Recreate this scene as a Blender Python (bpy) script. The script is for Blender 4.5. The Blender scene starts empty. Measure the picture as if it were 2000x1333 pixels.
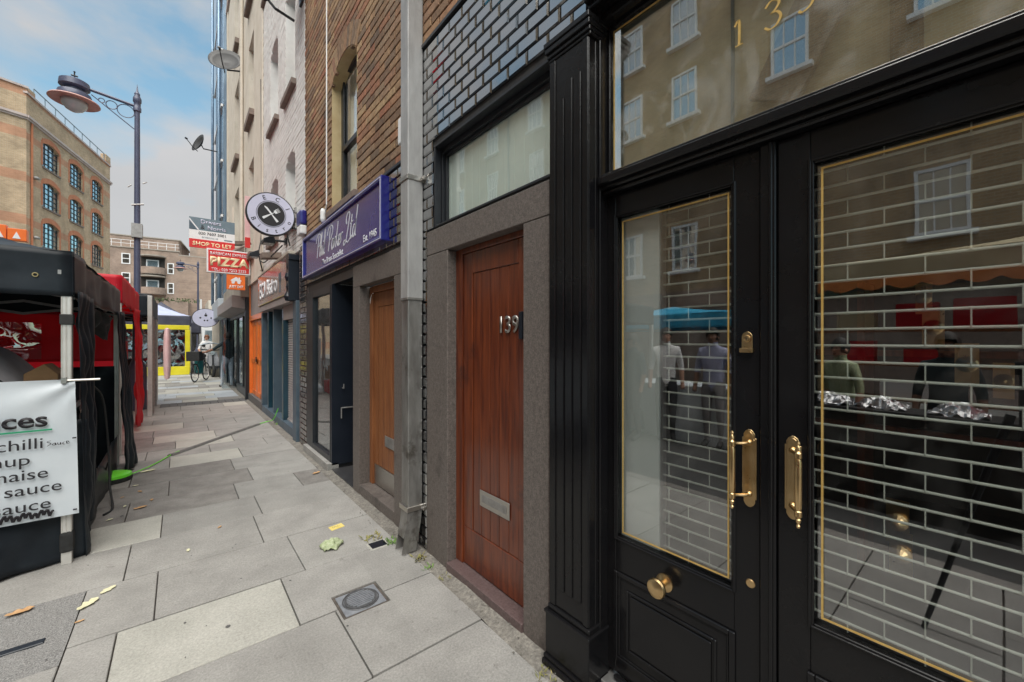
import bpy, bmesh, math, random
from mathutils import Vector, Matrix, noise
R = math.radians
rnd = random.Random(7)
C = bpy.context.scene.collection
SC = bpy.context.scene
# ------------------------------------------------------------ camera
TH = 39.447
cd = bpy.data.cameras.new('camera'); cam = bpy.data.objects.new('camera', cd); C.objects.link(cam)
cd.sensor_width = 36; cd.lens = 790/2000*36; cd.clip_start = .05; cd.clip_end = 2000
cam.location = (0, 0, 1.5); cam.rotation_euler = (R(90), 0, R(-TH)); SC.camera = cam
# ------------------------------------------------------------ world
SUN_EL, SUN_AZ = 62, 212        # azimuth: direction the light comes from, measured clockwise from +Y
W = bpy.data.worlds.new('World'); SC.world = W; W.use_nodes = True
wt = W.node_tree; wt.nodes.clear()
def wn(t, **k):
    n = wt.nodes.new(t)
    for a, b in k.items(): setattr(n, a, b)
    return n
sky = wn('ShaderNodeTexSky', sky_type='NISHITA', sun_disc=False, sun_elevation=R(SUN_EL), sun_rotation=R(SUN_AZ), air_density=1.0, dust_density=1.2, ozone_density=2.2)
tc = wn('ShaderNodeTexCoord'); mp = wn('ShaderNodeMapping'); mp.inputs['Scale'].default_value = (1.0, 1.0, 1.9); mp.inputs['Location'].default_value = (8.1, .2, 1.3)
wt.links.new(tc.outputs['Generated'], mp.inputs['Vector'])
nz = wn('ShaderNodeTexNoise'); nz.inputs['Scale'].default_value = 2.3; nz.inputs['Detail'].default_value = 9; nz.inputs['Roughness'].default_value = .52; nz.inputs['Distortion'].default_value = .25
wt.links.new(mp.outputs[0], nz.inputs['Vector'])
rp = wn('ShaderNodeValToRGB'); rp.color_ramp.elements[0].position = .40; rp.color_ramp.elements[1].position = .56
wt.links.new(nz.outputs['Fac'], rp.inputs[0])
nz2 = wn('ShaderNodeTexNoise'); nz2.inputs['Scale'].default_value = 5; nz2.inputs['Detail'].default_value = 6
wt.links.new(mp.outputs[0], nz2.inputs['Vector'])
cl = wn('ShaderNodeMix', data_type='RGBA'); cl.inputs[6].default_value = (1.35, 1.38, 1.42, 1); cl.inputs[7].default_value = (1.75, 1.72, 1.72, 1)
wt.links.new(nz2.outputs['Fac'], cl.inputs[0])
gr = wn('ShaderNodeMix', data_type='RGBA', blend_type='MULTIPLY'); gr.inputs[0].default_value = 1; gr.inputs[7].default_value = (.42, .63, .55, 1)
wt.links.new(sky.outputs[0], gr.inputs[6])
mx = wn('ShaderNodeMix', data_type='RGBA')
mf = wn('ShaderNodeMath', operation='MULTIPLY_ADD'); mf.inputs[1].default_value = .78; mf.inputs[2].default_value = .2
wt.links.new(rp.outputs[0], mf.inputs[0]); wt.links.new(mf.outputs[0], mx.inputs[0])
wt.links.new(gr.outputs[2], mx.inputs[6]); wt.links.new(cl.outputs[2], mx.inputs[7])
bg = wn('ShaderNodeBackground'); bg.inputs[1].default_value = .1
wo = wn('ShaderNodeOutputWorld'); wt.links.new(mx.outputs[2], bg.inputs[0]); wt.links.new(bg.outputs[0], wo.inputs[0])
sd = bpy.data.lights.new('sun', 'SUN'); so = bpy.data.objects.new('sun', sd); C.objects.link(so)
sd.energy = 1.5; sd.angle = R(70); sd.color = (1, .96, .9)
sdir = Vector((math.sin(R(SUN_AZ))*math.cos(R(SUN_EL)), math.cos(R(SUN_AZ))*math.cos(R(SUN_EL)), math.sin(R(SUN_EL))))
so.rotation_euler = sdir.to_track_quat('Z', 'Y').to_euler()
so.location = sdir*50
SC.view_settings.view_transform = 'Standard'; SC.view_settings.look = 'None'; SC.view_settings.exposure = 1.95; SC.view_settings.gamma = 1
SC.view_settings.use_curve_mapping = False
SC.cycles.max_bounces = 8; SC.cycles.transparent_max_bounces = 16; SC.cycles.glossy_bounces = 4
# ------------------------------------------------------------ materials
def mat(name, c1, c2=None, rough=.6, metal=0, scale=8, bump=0, bscale=60, coat=0, spec=None, rand=0, stretch=None, rvar=0, detail=5, alpha=None, emit=None, island=False, dirt=None, grain=None):
    m = bpy.data.materials.new(name); m.use_nodes = True; t = m.node_tree; b = t.nodes['Principled BSDF']
    N = t.nodes.new; L = t.links.new
    if len(c1) == 3: c1 = (*c1, 1)
    b.inputs['Roughness'].default_value = rough; b.inputs['Metallic'].default_value = metal
    b.inputs['Coat Weight'].default_value = coat; b.inputs['Coat Roughness'].default_value = .12
    if spec is not None: b.inputs['Specular IOR Level'].default_value = spec
    g = N('ShaderNodeNewGeometry'); vec = g.outputs['Position']
    if stretch:
        mpn = N('ShaderNodeMapping'); mpn.inputs['Scale'].default_value = stretch; L(vec, mpn.inputs[0]); vec = mpn.outputs[0]
    col = None
    if c2 is not None:
        if len(c2) == 3: c2 = (*c2, 1)
        n = N('ShaderNodeTexNoise'); n.inputs['Scale'].default_value = scale; n.inputs['Detail'].default_value = detail; n.inputs['Roughness'].default_value = .62; L(vec, n.inputs['Vector'])
        r = N('ShaderNodeValToRGB'); r.color_ramp.elements[0].position = .33; r.color_ramp.elements[1].position = .67
        r.color_ramp.elements[0].color = c1; r.color_ramp.elements[1].color = c2; L(n.outputs['Fac'], r.inputs[0]); col = r.outputs[0]
        if rvar:
            mm = N('ShaderNodeMapRange'); mm.inputs[3].default_value = max(.02, rough-rvar); mm.inputs[4].default_value = rough+rvar; L(n.outputs['Fac'], mm.inputs[0]); L(mm.outputs[0], b.inputs['Roughness'])
    if dirt:   # (colour, scale, threshold): blotches of dirt or wear
        n3 = N('ShaderNodeTexNoise'); n3.inputs['Scale'].default_value = dirt[1]; n3.inputs['Detail'].default_value = 8; n3.inputs['Roughness'].default_value = .7; L(g.outputs['Position'], n3.inputs['Vector'])
        r3 = N('ShaderNodeValToRGB'); r3.color_ramp.elements[0].position = dirt[2]; r3.color_ramp.elements[1].position = dirt[2]+.12; L(n3.outputs['Fac'], r3.inputs[0])
        x3 = N('ShaderNodeMix'); x3.data_type = 'RGBA'; L(r3.outputs[0], x3.inputs[0])
        if col: L(col, x3.inputs[6])
        else: x3.inputs[6].default_value = c1
        x3.inputs[7].default_value = (*dirt[0], 1); col = x3.outputs[2]
    if grain:
        n5 = N('ShaderNodeTexNoise'); n5.inputs['Scale'].default_value = grain[0]; n5.inputs['Detail'].default_value = 4; n5.inputs['Roughness'].default_value = .8; L(g.outputs['Position'], n5.inputs['Vector'])
        m5 = N('ShaderNodeMapRange'); m5.inputs[1].default_value = .32; m5.inputs[2].default_value = .68; m5.inputs[3].default_value = 1-grain[1]; m5.inputs[4].default_value = 1+grain[1]; L(n5.outputs['Fac'], m5.inputs[0])
        h5 = N('ShaderNodeHueSaturation'); L(m5.outputs[0], h5.inputs['Value'])
        if col: L(col, h5.inputs['Color'])
        else: h5.inputs['Color'].default_value = c1
        col = h5.outputs[0]
    if rand:
        oi = N('ShaderNodeObjectInfo'); add = N('ShaderNodeMath'); add.operation = 'ADD'; L(oi.outputs['Random'], add.inputs[0]); L(g.outputs['Random Per Island'], add.inputs[1])
        fr = N('ShaderNodeMath'); fr.operation = 'FRACT'; L(add.outputs[0], fr.inputs[0])
        mr = N('ShaderNodeMapRange'); mr.inputs[3].default_value = 1-rand; mr.inputs[4].default_value = 1+rand; L(fr.outputs[0], mr.inputs[0])
        hs = N('ShaderNodeHueSaturation')
        if col: L(col, hs.inputs['Color'])
        else: hs.inputs['Color'].default_value = c1
        L(mr.outputs[0], hs.inputs['Value']); col = hs.outputs[0]
    if col: L(col, b.inputs['Base Color'])
    else: b.inputs['Base Color'].default_value = c1
    if bump:
        n2 = N('ShaderNodeTexNoise'); n2.inputs['Scale'].default_value = bscale; n2.inputs['Detail'].default_value = 6; L(vec, n2.inputs['Vector'])
        bp = N('ShaderNodeBump'); bp.inputs['Strength'].default_value = bump; bp.inputs['Distance'].default_value = .004; L(n2.outputs['Fac'], bp.inputs['Height']); L(bp.outputs[0], b.inputs['Normal'])
    if emit: b.inputs['Emission Color'].default_value = (*emit[0], 1); b.inputs['Emission Strength'].default_value = emit[1]
    return m
def brick_mat(name, cols, bump=.5, rand=.25):   # separate clay units whose colour is drawn per brick
    m = bpy.data.materials.new(name); m.use_nodes = True; t = m.node_tree; b = t.nodes['Principled BSDF']; N = t.nodes.new; L = t.links.new
    g = N('ShaderNodeNewGeometry'); oi = N('ShaderNodeObjectInfo')
    add = N('ShaderNodeMath'); add.operation = 'ADD'; L(oi.outputs['Random'], add.inputs[0]); L(g.outputs['Random Per Island'], add.inputs[1])
    fr = N('ShaderNodeMath'); fr.operation = 'FRACT'; L(add.outputs[0], fr.inputs[0])
    r = N('ShaderNodeValToRGB'); e = r.color_ramp.elements
    for i, c in enumerate(cols):
        if i < 2: q = e[i]; q.position = i/(len(cols)-1)
        else: q = e.new(i/(len(cols)-1))
    for i in range(len(cols)): e[i].position = i/(len(cols)-1)
    for i, c in enumerate(cols): e[i].color = (*c, 1)
    L(fr.outputs[0], r.inputs[0])
    n = N('ShaderNodeTexNoise'); n.inputs['Scale'].default_value = 22; n.inputs['Detail'].default_value = 8; n.inputs['Roughness'].default_value = .7; L(g.outputs['Position'], n.inputs['Vector'])
    mr = N('ShaderNodeMapRange'); mr.inputs[1].default_value = .3; mr.inputs[2].default_value = .7; mr.inputs[3].default_value = .6; mr.inputs[4].default_value = 1.35; L(n.outputs['Fac'], mr.inputs[0])
    n4 = N('ShaderNodeTexNoise'); n4.inputs['Scale'].default_value = 1.3; n4.inputs['Detail'].default_value = 5; L(g.outputs['Position'], n4.inputs['Vector'])
    mr4 = N('ShaderNodeMapRange'); mr4.inputs[1].default_value = .3; mr4.inputs[2].default_value = .7; mr4.inputs[3].default_value = .75; mr4.inputs[4].default_value = 1.2; L(n4.outputs['Fac'], mr4.inputs[0])
    mu = N('ShaderNodeMath'); mu.operation = 'MULTIPLY'; L(mr.outputs[0], mu.inputs[0]); L(mr4.outputs[0], mu.inputs[1])
    hs = N('ShaderNodeHueSaturation'); L(r.outputs[0], hs.inputs['Color']); L(mu.outputs[0], hs.inputs['Value']); L(hs.outputs[0], b.inputs['Base Color'])
    b.inputs['Roughness'].default_value = .85
    n2 = N('ShaderNodeTexNoise'); n2.inputs['Scale'].default_value = 90; n2.inputs['Detail'].default_value = 5; L(g.outputs['Position'], n2.inputs['Vector'])
    bp = N('ShaderNodeBump'); bp.inputs['Strength'].default_value = bump; bp.inputs['Distance'].default_value = .006; L(n2.outputs['Fac'], bp.inputs['Height']); L(bp.outputs[0], b.inputs['Normal'])
    return m
def brickwork(name, c1, c2, mortar, ang=0, bw=.225, bh=.075, bands=None):   # far brickwork, too small to build singly; ang = heading of the wall
    m = bpy.data.materials.new(name); m.use_nodes = True; t = m.node_tree; b = t.nodes['Principled BSDF']; N = t.nodes.new; L = t.links.new
    g = N('ShaderNodeNewGeometry'); sx = N('ShaderNodeVectorMath'); sx.operation = 'DOT_PRODUCT'; sx.inputs[1].default_value = (math.sin(ang), math.cos(ang), 0); L(g.outputs['Position'], sx.inputs[0])
    sp = N('ShaderNodeSeparateXYZ'); L(g.outputs['Position'], sp.inputs[0])
    cb = N('ShaderNodeCombineXYZ'); L(sx.outputs['Value'], cb.inputs[0]); L(sp.outputs[2], cb.inputs[1])
    br = N('ShaderNodeTexBrick'); br.inputs['Scale'].default_value = 1; br.inputs['Brick Width'].default_value = bw; br.inputs['Row Height'].default_value = bh; br.inputs['Mortar Size'].default_value = .009
    br.inputs['Color1'].default_value = (*c1, 1); br.inputs['Color2'].default_value = (*c2, 1); br.inputs['Mortar'].default_value = (*mortar, 1); L(cb.outputs[0], br.inputs['Vector'])
    n = N('ShaderNodeTexNoise'); n.inputs['Scale'].default_value = .7; n.inputs['Detail'].default_value = 9; n.inputs['Roughness'].default_value = .65; L(g.outputs['Position'], n.inputs['Vector'])
    mr = N('ShaderNodeMapRange'); mr.inputs[1].default_value = .3; mr.inputs[2].default_value = .7; mr.inputs[3].default_value = .7; mr.inputs[4].default_value = 1.25; L(n.outputs['Fac'], mr.inputs[0])
    hs = N('ShaderNodeHueSaturation'); L(mr.outputs[0], hs.inputs['Value'])
    col = br.outputs['Color']
    if bands:   # (period, start, thickness, colour): bands of a redder brick
        md = N('ShaderNodeMath'); md.operation = 'SUBTRACT'; md.inputs[1].default_value = bands[1]; L(sp.outputs[2], md.inputs[0])
        m2 = N('ShaderNodeMath'); m2.operation = 'WRAP'; m2.inputs[1].default_value = bands[0]; m2.inputs[2].default_value = 0; L(md.outputs[0], m2.inputs[0])
        lt = N('ShaderNodeMath'); lt.operation = 'LESS_THAN'; lt.inputs[1].default_value = bands[2]; L(m2.outputs[0], lt.inputs[0])
        mu = N('ShaderNodeMath'); mu.operation = 'MULTIPLY'; mu.inputs[1].default_value = .6; L(lt.outputs[0], mu.inputs[0])
        x = N('ShaderNodeMix'); x.data_type = 'RGBA'; L(mu.outputs[0], x.inputs[0]); L(col, x.inputs[6]); x.inputs[7].default_value = (*bands[3], 1); col = x.outputs[2]
    L(col, hs.inputs['Color']); L(hs.outputs[0], b.inputs['Base Color']); b.inputs['Roughness'].default_value = .9
    bp = N('ShaderNodeBump'); bp.inputs['Strength'].default_value = .5; bp.inputs['Distance'].default_value = .01; L(br.outputs['Fac'], bp.inputs['Height']); bp.invert = True; L(bp.outputs[0], b.inputs['Normal'])
    return m
def glass_mat(name, base=.1, tint=(.9, .95, .93), rough=.0, smear=0, wav=.0):
    m = bpy.data.materials.new(name); m.use_nodes = True; t = m.node_tree; t.nodes.clear(); N = t.nodes.new; L = t.links.new
    o = N('ShaderNodeOutputMaterial'); x = N('ShaderNodeMixShader'); tr = N('ShaderNodeBsdfTransparent'); tr.inputs[0].default_value = (*tint, 1)
    gl = N('ShaderNodeBsdfGlossy'); gl.inputs['Roughness'].default_value = rough; gl.inputs['Color'].default_value = (1, 1, 1, 1)
    ge = N('ShaderNodeNewGeometry'); dp = N('ShaderNodeVectorMath'); dp.operation = 'DOT_PRODUCT'; L(ge.outputs['Incoming'], dp.inputs[0]); L(ge.outputs['True Normal'], dp.inputs[1])
    ab = N('ShaderNodeMath'); ab.operation = 'ABSOLUTE'; L(dp.outputs['Value'], ab.inputs[0]); iv = N('ShaderNodeMath'); iv.operation = 'SUBTRACT'; iv.inputs[0].default_value = 1; L(ab.outputs[0], iv.inputs[1])
    pw = N('ShaderNodeMath'); pw.operation = 'POWER'; pw.inputs[1].default_value = 5; L(iv.outputs[0], pw.inputs[0])
    mr = N('ShaderNodeMapRange'); mr.inputs[3].default_value = base; mr.inputs[4].default_value = 1; L(pw.outputs[0], mr.inputs[0]); L(mr.outputs[0], x.inputs[0])
    L(tr.outputs[0], x.inputs[1]); L(gl.outputs[0], x.inputs[2]); out = x.outputs[0]
    g = N('ShaderNodeNewGeometry')
    if wav:
        n2 = N('ShaderNodeTexNoise'); n2.inputs['Scale'].default_value = 3; n2.inputs['Detail'].default_value = 1; L(g.outputs['Position'], n2.inputs['Vector'])
        bp = N('ShaderNodeBump'); bp.inputs['Strength'].default_value = wav; bp.inputs['Distance'].default_value = .01; L(n2.outputs['Fac'], bp.inputs['Height']); L(bp.outputs[0], gl.inputs['Normal'])
    if smear:
        n = N('ShaderNodeTexNoise'); n.inputs['Scale'].default_value = 2.6; n.inputs['Detail'].default_value = 3; n.inputs['Distortion'].default_value = 3; L(g.outputs['Position'], n.inputs['Vector'])
        r = N('ShaderNodeMapRange'); r.inputs[1].default_value = .5; r.inputs[2].default_value = .75; r.inputs[3].default_value = 0; r.inputs[4].default_value = smear; L(n.outputs['Fac'], r.inputs[0])
        d = N('ShaderNodeBsdfDiffuse'); d.inputs[0].default_value = (.6, .6, .58, 1); x2 = N('ShaderNodeMixShader'); L(r.outputs[0], x2.inputs[0]); L(out, x2.inputs[1]); L(d.outputs[0], x2.inputs[2]); out = x2.outputs[0]
    L(out, o.inputs[0]); return m
M = {}
M['brick'] = brick_mat('brown_stock_brick', [(.18, .11, .07), (.30, .18, .10), (.40, .27, .15), (.24, .12, .07), (.35, .23, .125), (.33, .14, .08), (.30, .2, .125), (.15, .10, .07)])
M['mortar'] = mat('lime_mortar', (.38, .33, .26), (.52, .46, .37), rough=.95, scale=14, bump=.5, bscale=150)
M['mortar_dark'] = mat('dark_tile_grout', (.028, .028, .03), (.05, .048, .047), rough=.8, scale=20, bump=.2)
M['mortar_pale'] = mat('pale_joint', (.32, .25, .23), (.18, .13, .12), rough=.8, scale=20)
M['tile'] = mat('black_glazed_tile', (.006, .006, .008), (.012, .011, .013), rough=.07, coat=1.0, spec=1.0, rand=.3, bump=.08, bscale=25)
M['tile'].node_tree.nodes['Principled BSDF'].inputs['IOR'].default_value = 2.3; M['tile'].node_tree.nodes['Principled BSDF'].inputs['Coat IOR'].default_value = 1.8
M['tile_brown'] = mat('dark_glazed_brick', (.02, .016, .016), (.045, .03, .03), rough=.2, coat=.4, rand=.4, bump=.15, bscale=30)
M['black'] = mat('black_gloss_paint', (.006, .006, .0072), (.010, .0095, .010), rough=.25, scale=3, coat=.16, spec=.2, bump=.22, bscale=35, rvar=.1, dirt=((.05, .045, .04), 55, .73))
M['black_matt'] = mat('black_satin_frame', (.012, .014, .018), (.02, .022, .027), rough=.4, scale=6, bump=.1)
M['navy_black'] = mat('navy_black_panel', (.010, .014, .022), (.016, .02, .03), rough=.35, scale=4, bump=.1)
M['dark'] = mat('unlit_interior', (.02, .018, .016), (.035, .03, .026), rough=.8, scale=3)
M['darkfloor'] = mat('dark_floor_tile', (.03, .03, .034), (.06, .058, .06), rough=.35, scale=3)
M['brass'] = mat('aged_brass', (.56, .38, .18), (.68, .49, .26), rough=.3, metal=1, scale=18, bump=.12, bscale=80, rvar=.1)
M['gilt'] = mat('gold_leaf_line', (.72, .46, .13), (.85, .6, .22), rough=.4, metal=.5, scale=30)
M['gilt_dull'] = mat('dulled_gold_leaf', (.5, .38, .14), (.65, .5, .22), rough=.45, metal=.4, scale=30)
M['glass'] = glass_mat('shop_glass', .15, tint=(.98, .99, .985), smear=.02, wav=.05)
M['glass_top'] = glass_mat('transom_glass', .26, tint=(.97,.98,.95), smear=.22, wav=.03)
M['glass_win'] = glass_mat('window_glass', .09, tint=(.98,.99,.985), wav=.1)
M['glass_sky'] = glass_mat('bright_window_glass', .45, tint=(.9, .95, .97), wav=.1)
M['glass_dark'] = glass_mat('dark_window_glass', .16, tint=(.75, .8, .82), wav=.2)
M['stone'] = mat('grey_brown_granite', (.098, .082, .073), (.16, .136, .122), grain=(140, .45), rough=.55, scale=45, bump=.15, bscale=200, detail=8, dirt=((.07, .058, .052), 4, .56))
M['stone_step'] = mat('reddish_polished_step', (.085, .055, .055), (.15, .105, .1), rough=.35, scale=90, bump=.1, detail=9)
M['wood_red'] = mat('varnished_mahogany', (.070, .0135, .0055), (.185, .042, .012), rough=.36, scale=3.4, coat=.35, stretch=(9, 9, .7), bump=.15, bscale=30, rvar=.06, dirt=((.05, .014, .009), 2.3, .6))
M['wood_orange'] = mat('oiled_oak', (.17, .058, .02), (.28, .108, .038), rough=.5, scale=3.4, stretch=(9, 9, .7), bump=.15, bscale=30)
M['steel'] = mat('brushed_steel', (.42, .40, .37), (.55, .52, .48), rough=.38, metal=1, scale=30, stretch=(1, 1, 18))
M['steel_dull'] = mat('dull_steel', (.3, .29, .28), (.42, .41, .4), rough=.5, metal=.8, scale=20)
M['pipe'] = mat('weathered_galvanised_pipe', (.17, .16, .15), (.30, .29, .275), rough=.42, metal=.55, scale=5, bump=.3, bscale=30, stretch=(3, 3, .8), rvar=.12, dirt=((.10, .088, .075), 5, .55))
M['pipe_light'] = mat('pale_galvanised_pipe', (.31, .305, .30), (.42, .415, .41), rough=.5, metal=.2, scale=5, bump=.3, bscale=30, stretch=(3, 3, .8), dirt=((.28, .27, .26), 5, .6))
M['slab'] = mat('grey_paving_stone', (.250, .240, .224), (.330, .317, .296), rough=.8, scale=3.5, bump=.5, bscale=110, rand=.06, grain=(95, .24), detail=9, dirt=((.15, .137, .125), 6.5, .62))
M['slab_light'] = mat('pale_paving_stone', (.37, .36, .32), (.455, .44, .395), rough=.8, scale=3, bump=.5, bscale=110, rand=.05, grain=(80, .2), detail=9, dirt=((.28, .265, .24), 7, .64))
M['slab_blue'] = mat('bluish_paving_stone', (.33, .355, .38), (.42, .445, .47), grain=(60, .25), rough=.75, scale=3, bump=.3, bscale=160, rand=.1)
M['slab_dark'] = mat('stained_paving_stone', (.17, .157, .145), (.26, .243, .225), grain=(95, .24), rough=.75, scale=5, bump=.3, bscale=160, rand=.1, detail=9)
M['tarmac'] = mat('speckled_tarmac_patch', (.09, .088, .088), (.36, .35, .335), rough=.85, scale=190, bump=.8, bscale=190, detail=3)
M['asphalt'] = mat('asphalt', (.045, .045, .046), (.075, .073, .07), rough=.9, scale=40, bump=.5, bscale=120)
M['joint'] = mat('sandy_joint', (.06, .052, .045), (.12, .10, .085), rough=.95, scale=25)
M['cement'] = mat('rough_cement_strip', (.15, .138, .122), (.25, .23, .20), grain=(60, .4), rough=.9, scale=16, bump=.8, bscale=70, detail=8, dirt=((.10, .09, .075), 9, .56))
M['kerb'] = mat('dark_granite_strip', (.07, .068, .068), (.15, .145, .14), rough=.8, scale=60, bump=.3)
M['white_brick'] = mat('white_painted_brick', (.68, .655, .63), (.8, .78, .755), rough=.75, scale=4, bump=.3, bscale=60, rand=.05, dirt=((.5, .45, .41), 3, .62))
M['cream'] = mat('cream_painted_render', (.58, .51, .42), (.70, .63, .54), rough=.85, scale=2.2, bump=.3, bscale=20, dirt=((.4, .35, .29), 2.2, .6))
M['cream2'] = mat('painted_window_reveal', (.44, .33, .17), (.55, .44, .25), rough=.8, scale=5, bump=.2)
M['sill'] = mat('brown_stone_sill', (.16, .12, .1), (.24, .18, .15), rough=.7, scale=10)
M['blue'] = mat('royal_blue_frame', (.012, .012, .16), (.018, .018, .22), rough=.3, coat=.4)
M['blue_sign'] = mat('purple_blue_sign_face', (.035, .022, .17), (.05, .03, .21), rough=.15, coat=.25, scale=2)
M['white'] = mat('white_paint', (.78, .78, .78), (.84, .84, .84), rough=.5)
M['white_print'] = mat('white_lettering', (.82, .82, .84), rough=.4)
M['black_print'] = mat('black_lettering', (.02, .018, .022), rough=.6)
M['lilac'] = mat('lilac_white_sign_face', (.60, .59, .74), (.66, .65, .8), rough=.35)
M['red_sign'] = mat('red_sign_face', (.62, .03, .03), (.7, .045, .04), rough=.3)
M['slate_sign'] = mat('slate_blue_board', (.14, .2, .24), (.17, .23, .27), rough=.5)
M['orange_sign'] = mat('orange_sign_face', (.85, .16, .02), (.9, .19, .03), rough=.4)
M['cream_print'] = mat('cream_lettering', (.85, .68, .42), rough=.5)
M['teal'] = mat('dark_teal_joinery', (.009, .036, .055), (.015, .055, .08), rough=.35, scale=5, coat=.2)
M['teal_grey'] = mat('blue_grey_frame', (.055, .085, .115), (.09, .125, .155), rough=.5, scale=6)
M['mauve'] = mat('mauve_grey_panel', (.28, .235, .225), (.35, .30, .29), rough=.5, scale=3)
M['shutter'] = mat('steel_roller_shutter', (.46, .43, .42), (.6, .57, .55), rough=.45, metal=.5, scale=8)
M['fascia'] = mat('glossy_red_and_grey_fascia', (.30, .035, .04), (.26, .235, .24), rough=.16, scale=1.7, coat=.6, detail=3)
M['orange_wood'] = mat('orange_painted_door', (.72, .155, .02), (.85, .21, .03), rough=.45, scale=6, coat=.2)
M['dish'] = mat('grey_dish_paint', (.028, .027, .027), (.042, .04, .04), rough=.5, scale=6)
M['gz_black'] = mat('black_gazebo_cloth', (.011, .014, .018), (.024, .03, .037), rough=.42, scale=3, bump=.3, bscale=14, spec=.2)
M['gz_red'] = mat('red_gazebo_cloth', (.62, .012, .03), (.78, .02, .045), rough=.5, scale=3, bump=.4, bscale=12)
def translucent(m, col, f):
    t = m.node_tree; b = t.nodes['Principled BSDF']; o = t.nodes['Material Output']; tr = t.nodes.new('ShaderNodeBsdfTranslucent'); tr.inputs[0].default_value = (*col, 1)
    x = t.nodes.new('ShaderNodeMixShader'); x.inputs[0].default_value = f; t.links.new(b.outputs[0], x.inputs[1]); t.links.new(tr.outputs[0], x.inputs[2]); t.links.new(x.outputs[0], o.inputs[0])
translucent(M['gz_red'], (.9, .03, .06), .35)
M['gz_navy'] = mat('navy_gazebo_cloth', (.05, .052, .08), (.085, .088, .12), rough=.6, scale=3)
M['gz_blue'] = mat('pale_blue_gazebo_cloth', (.42, .46, .66), (.55, .59, .78), rough=.6, scale=2)
M['gz_yellow'] = mat('yellow_pvc', (.8, .68, .02), (.9, .78, .04), rough=.4, scale=3)
M['pvc'] = glass_mat('clear_pvc', .3, tint=(.93, .9, .9), wav=.9)
M['alu'] = mat('aluminium_leg', (.60, .58, .54), (.74, .72, .68), rough=.42, metal=.35, scale=6)
M['banner'] = mat('white_vinyl_banner', (.60, .65, .69), (.72, .76, .79), rough=.45, scale=2.5, bump=.1, bscale=8)
M['green'] = mat('green_print', (.02, .33, .16), rough=.5)
M['grey_cloth'] = mat('grey_cloth', (.26, .245, .25), (.33, .31, .32), rough=.9, scale=4, bump=.3, bscale=40)
M['card'] = mat('brown_cardboard', (.22, .12, .05), (.3, .17, .08), rough=.8)
M['lamp_paint'] = mat('blue_grey_lamp_paint', (.055, .065, .115), (.08, .09, .15), rough=.42, scale=3, coat=.2)
M['lamp_under'] = mat('rusty_pink_reflector', (.46, .24, .22), (.62, .38, .33), rough=.5, scale=3, dirt=((.5, .12, .12), 5, .6))
M['lamp_glass'] = mat('lamp_glass', (.42, .5, .52), (.52, .6, .62), rough=.1, coat=.5)
M['stock'] = brickwork('yellow_stock_brickwork', (.56, .39, .235), (.43, .285, .165), (.52, .44, .34), R(12.6), bands=(3.35, .6, .55, (.5, .2, .11)))
M['stock_side'] = brickwork('yellow_stock_brickwork_side', (.56, .39, .235), (.43, .285, .165), (.52, .44, .34), R(69), bands=(3.35, .6, .75, (.5, .2, .11)))
M['arch'] = mat('orange_brick_arch', (.48, .17, .085), (.56, .23, .12), rough=.85, scale=3, bump=.3)
M['coping'] = mat('pinkish_stone_coping', (.45, .36, .33), (.55, .46, .42), rough=.7, scale=2)
M['estate'] = brickwork('brown_estate_brickwork', (.36, .26, .20), (.29, .20, .155), (.34, .28, .24), R(90))
M['estate_side'] = brickwork('brown_estate_brickwork_side', (.38, .27, .205), (.30, .21, .16), (.34, .28, .24), R(7))
M['opp'] = brickwork('opposite_brickwork', (.50, .34, .19), (.39, .255, .14), (.46, .39, .29), 0)
M['concrete'] = mat('stained_concrete', (.3, .26, .22), (.4, .36, .31), rough=.85, scale=2)
M['plant'] = mat('balcony_leaf', (.03, .07, .02), (.08, .13, .04), rough=.7, scale=6)
M['tower'] = mat('pale_blue_cladding', (.42, .47, .52), (.5, .55, .6), rough=.5, scale=.3)
M['steel_blue'] = mat('blue_steel_cladding', (.10, .15, .22), (.3, .4, .5), rough=.25, metal=.6, scale=2.5, stretch=(3, 3, .3))
M['weed'] = mat('weed_leaf', (.16, .18, .05), (.32, .26, .10), rough=.8, scale=40)
M['weed_green'] = mat('green_weed_leaf', (.08, .16, .03), (.16, .26, .06), rough=.7, scale=40)
M['leaf_brown'] = mat('dry_leaf', (.45, .24, .10), (.6, .38, .2), rough=.7, scale=60)
M['leaf_pale'] = mat('pale_leaf', (.62, .58, .36), (.74, .72, .5), rough=.7, scale=40)
M['cabbage'] = mat('crumpled_green_leaf', (.27, .33, .16), (.5, .54, .36), rough=.7, scale=50, bump=.5)
M['tag'] = mat('yellow_marker_paint', (.72, .55, .12), (.8, .66, .25), rough=.6, scale=25, dirt=((.5, .42, .2), 40, .62))
M['iron'] = mat('cast_iron', (.10, .10, .105), (.17, .17, .175), rough=.5, metal=.5, scale=40, bump=.3)
M['frame_iron'] = mat('pale_worn_iron', (.17, .18, .20), (.25, .26, .28), rough=.6, scale=30, bump=.2)
M['lime'] = mat('lime_green_plastic', (.16, .75, .03), (.22, .85, .05), rough=.35)
M['rubber'] = mat('black_rubber', (.015, .015, .015), (.03, .03, .03), rough=.7, scale=20)
M['cable_grey'] = mat('grey_cable_cover', (.10, .095, .09), (.16, .15, .14), rough=.6, scale=20)
M['skin'] = mat('skin', (.42, .22, .15), (.5, .27, .19), rough=.55, scale=5)
M['skin_dark'] = mat('brown_skin', (.22, .11, .07), (.28, .14, .09), rough=.55, scale=5)
M['hair'] = mat('dark_hair', (.012, .01, .009), (.03, .022, .018), rough=.6, scale=30)
M['hair_brown'] = mat('auburn_hair', (.18, .07, .03), (.25, .1, .04), rough=.6, scale=30)
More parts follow.
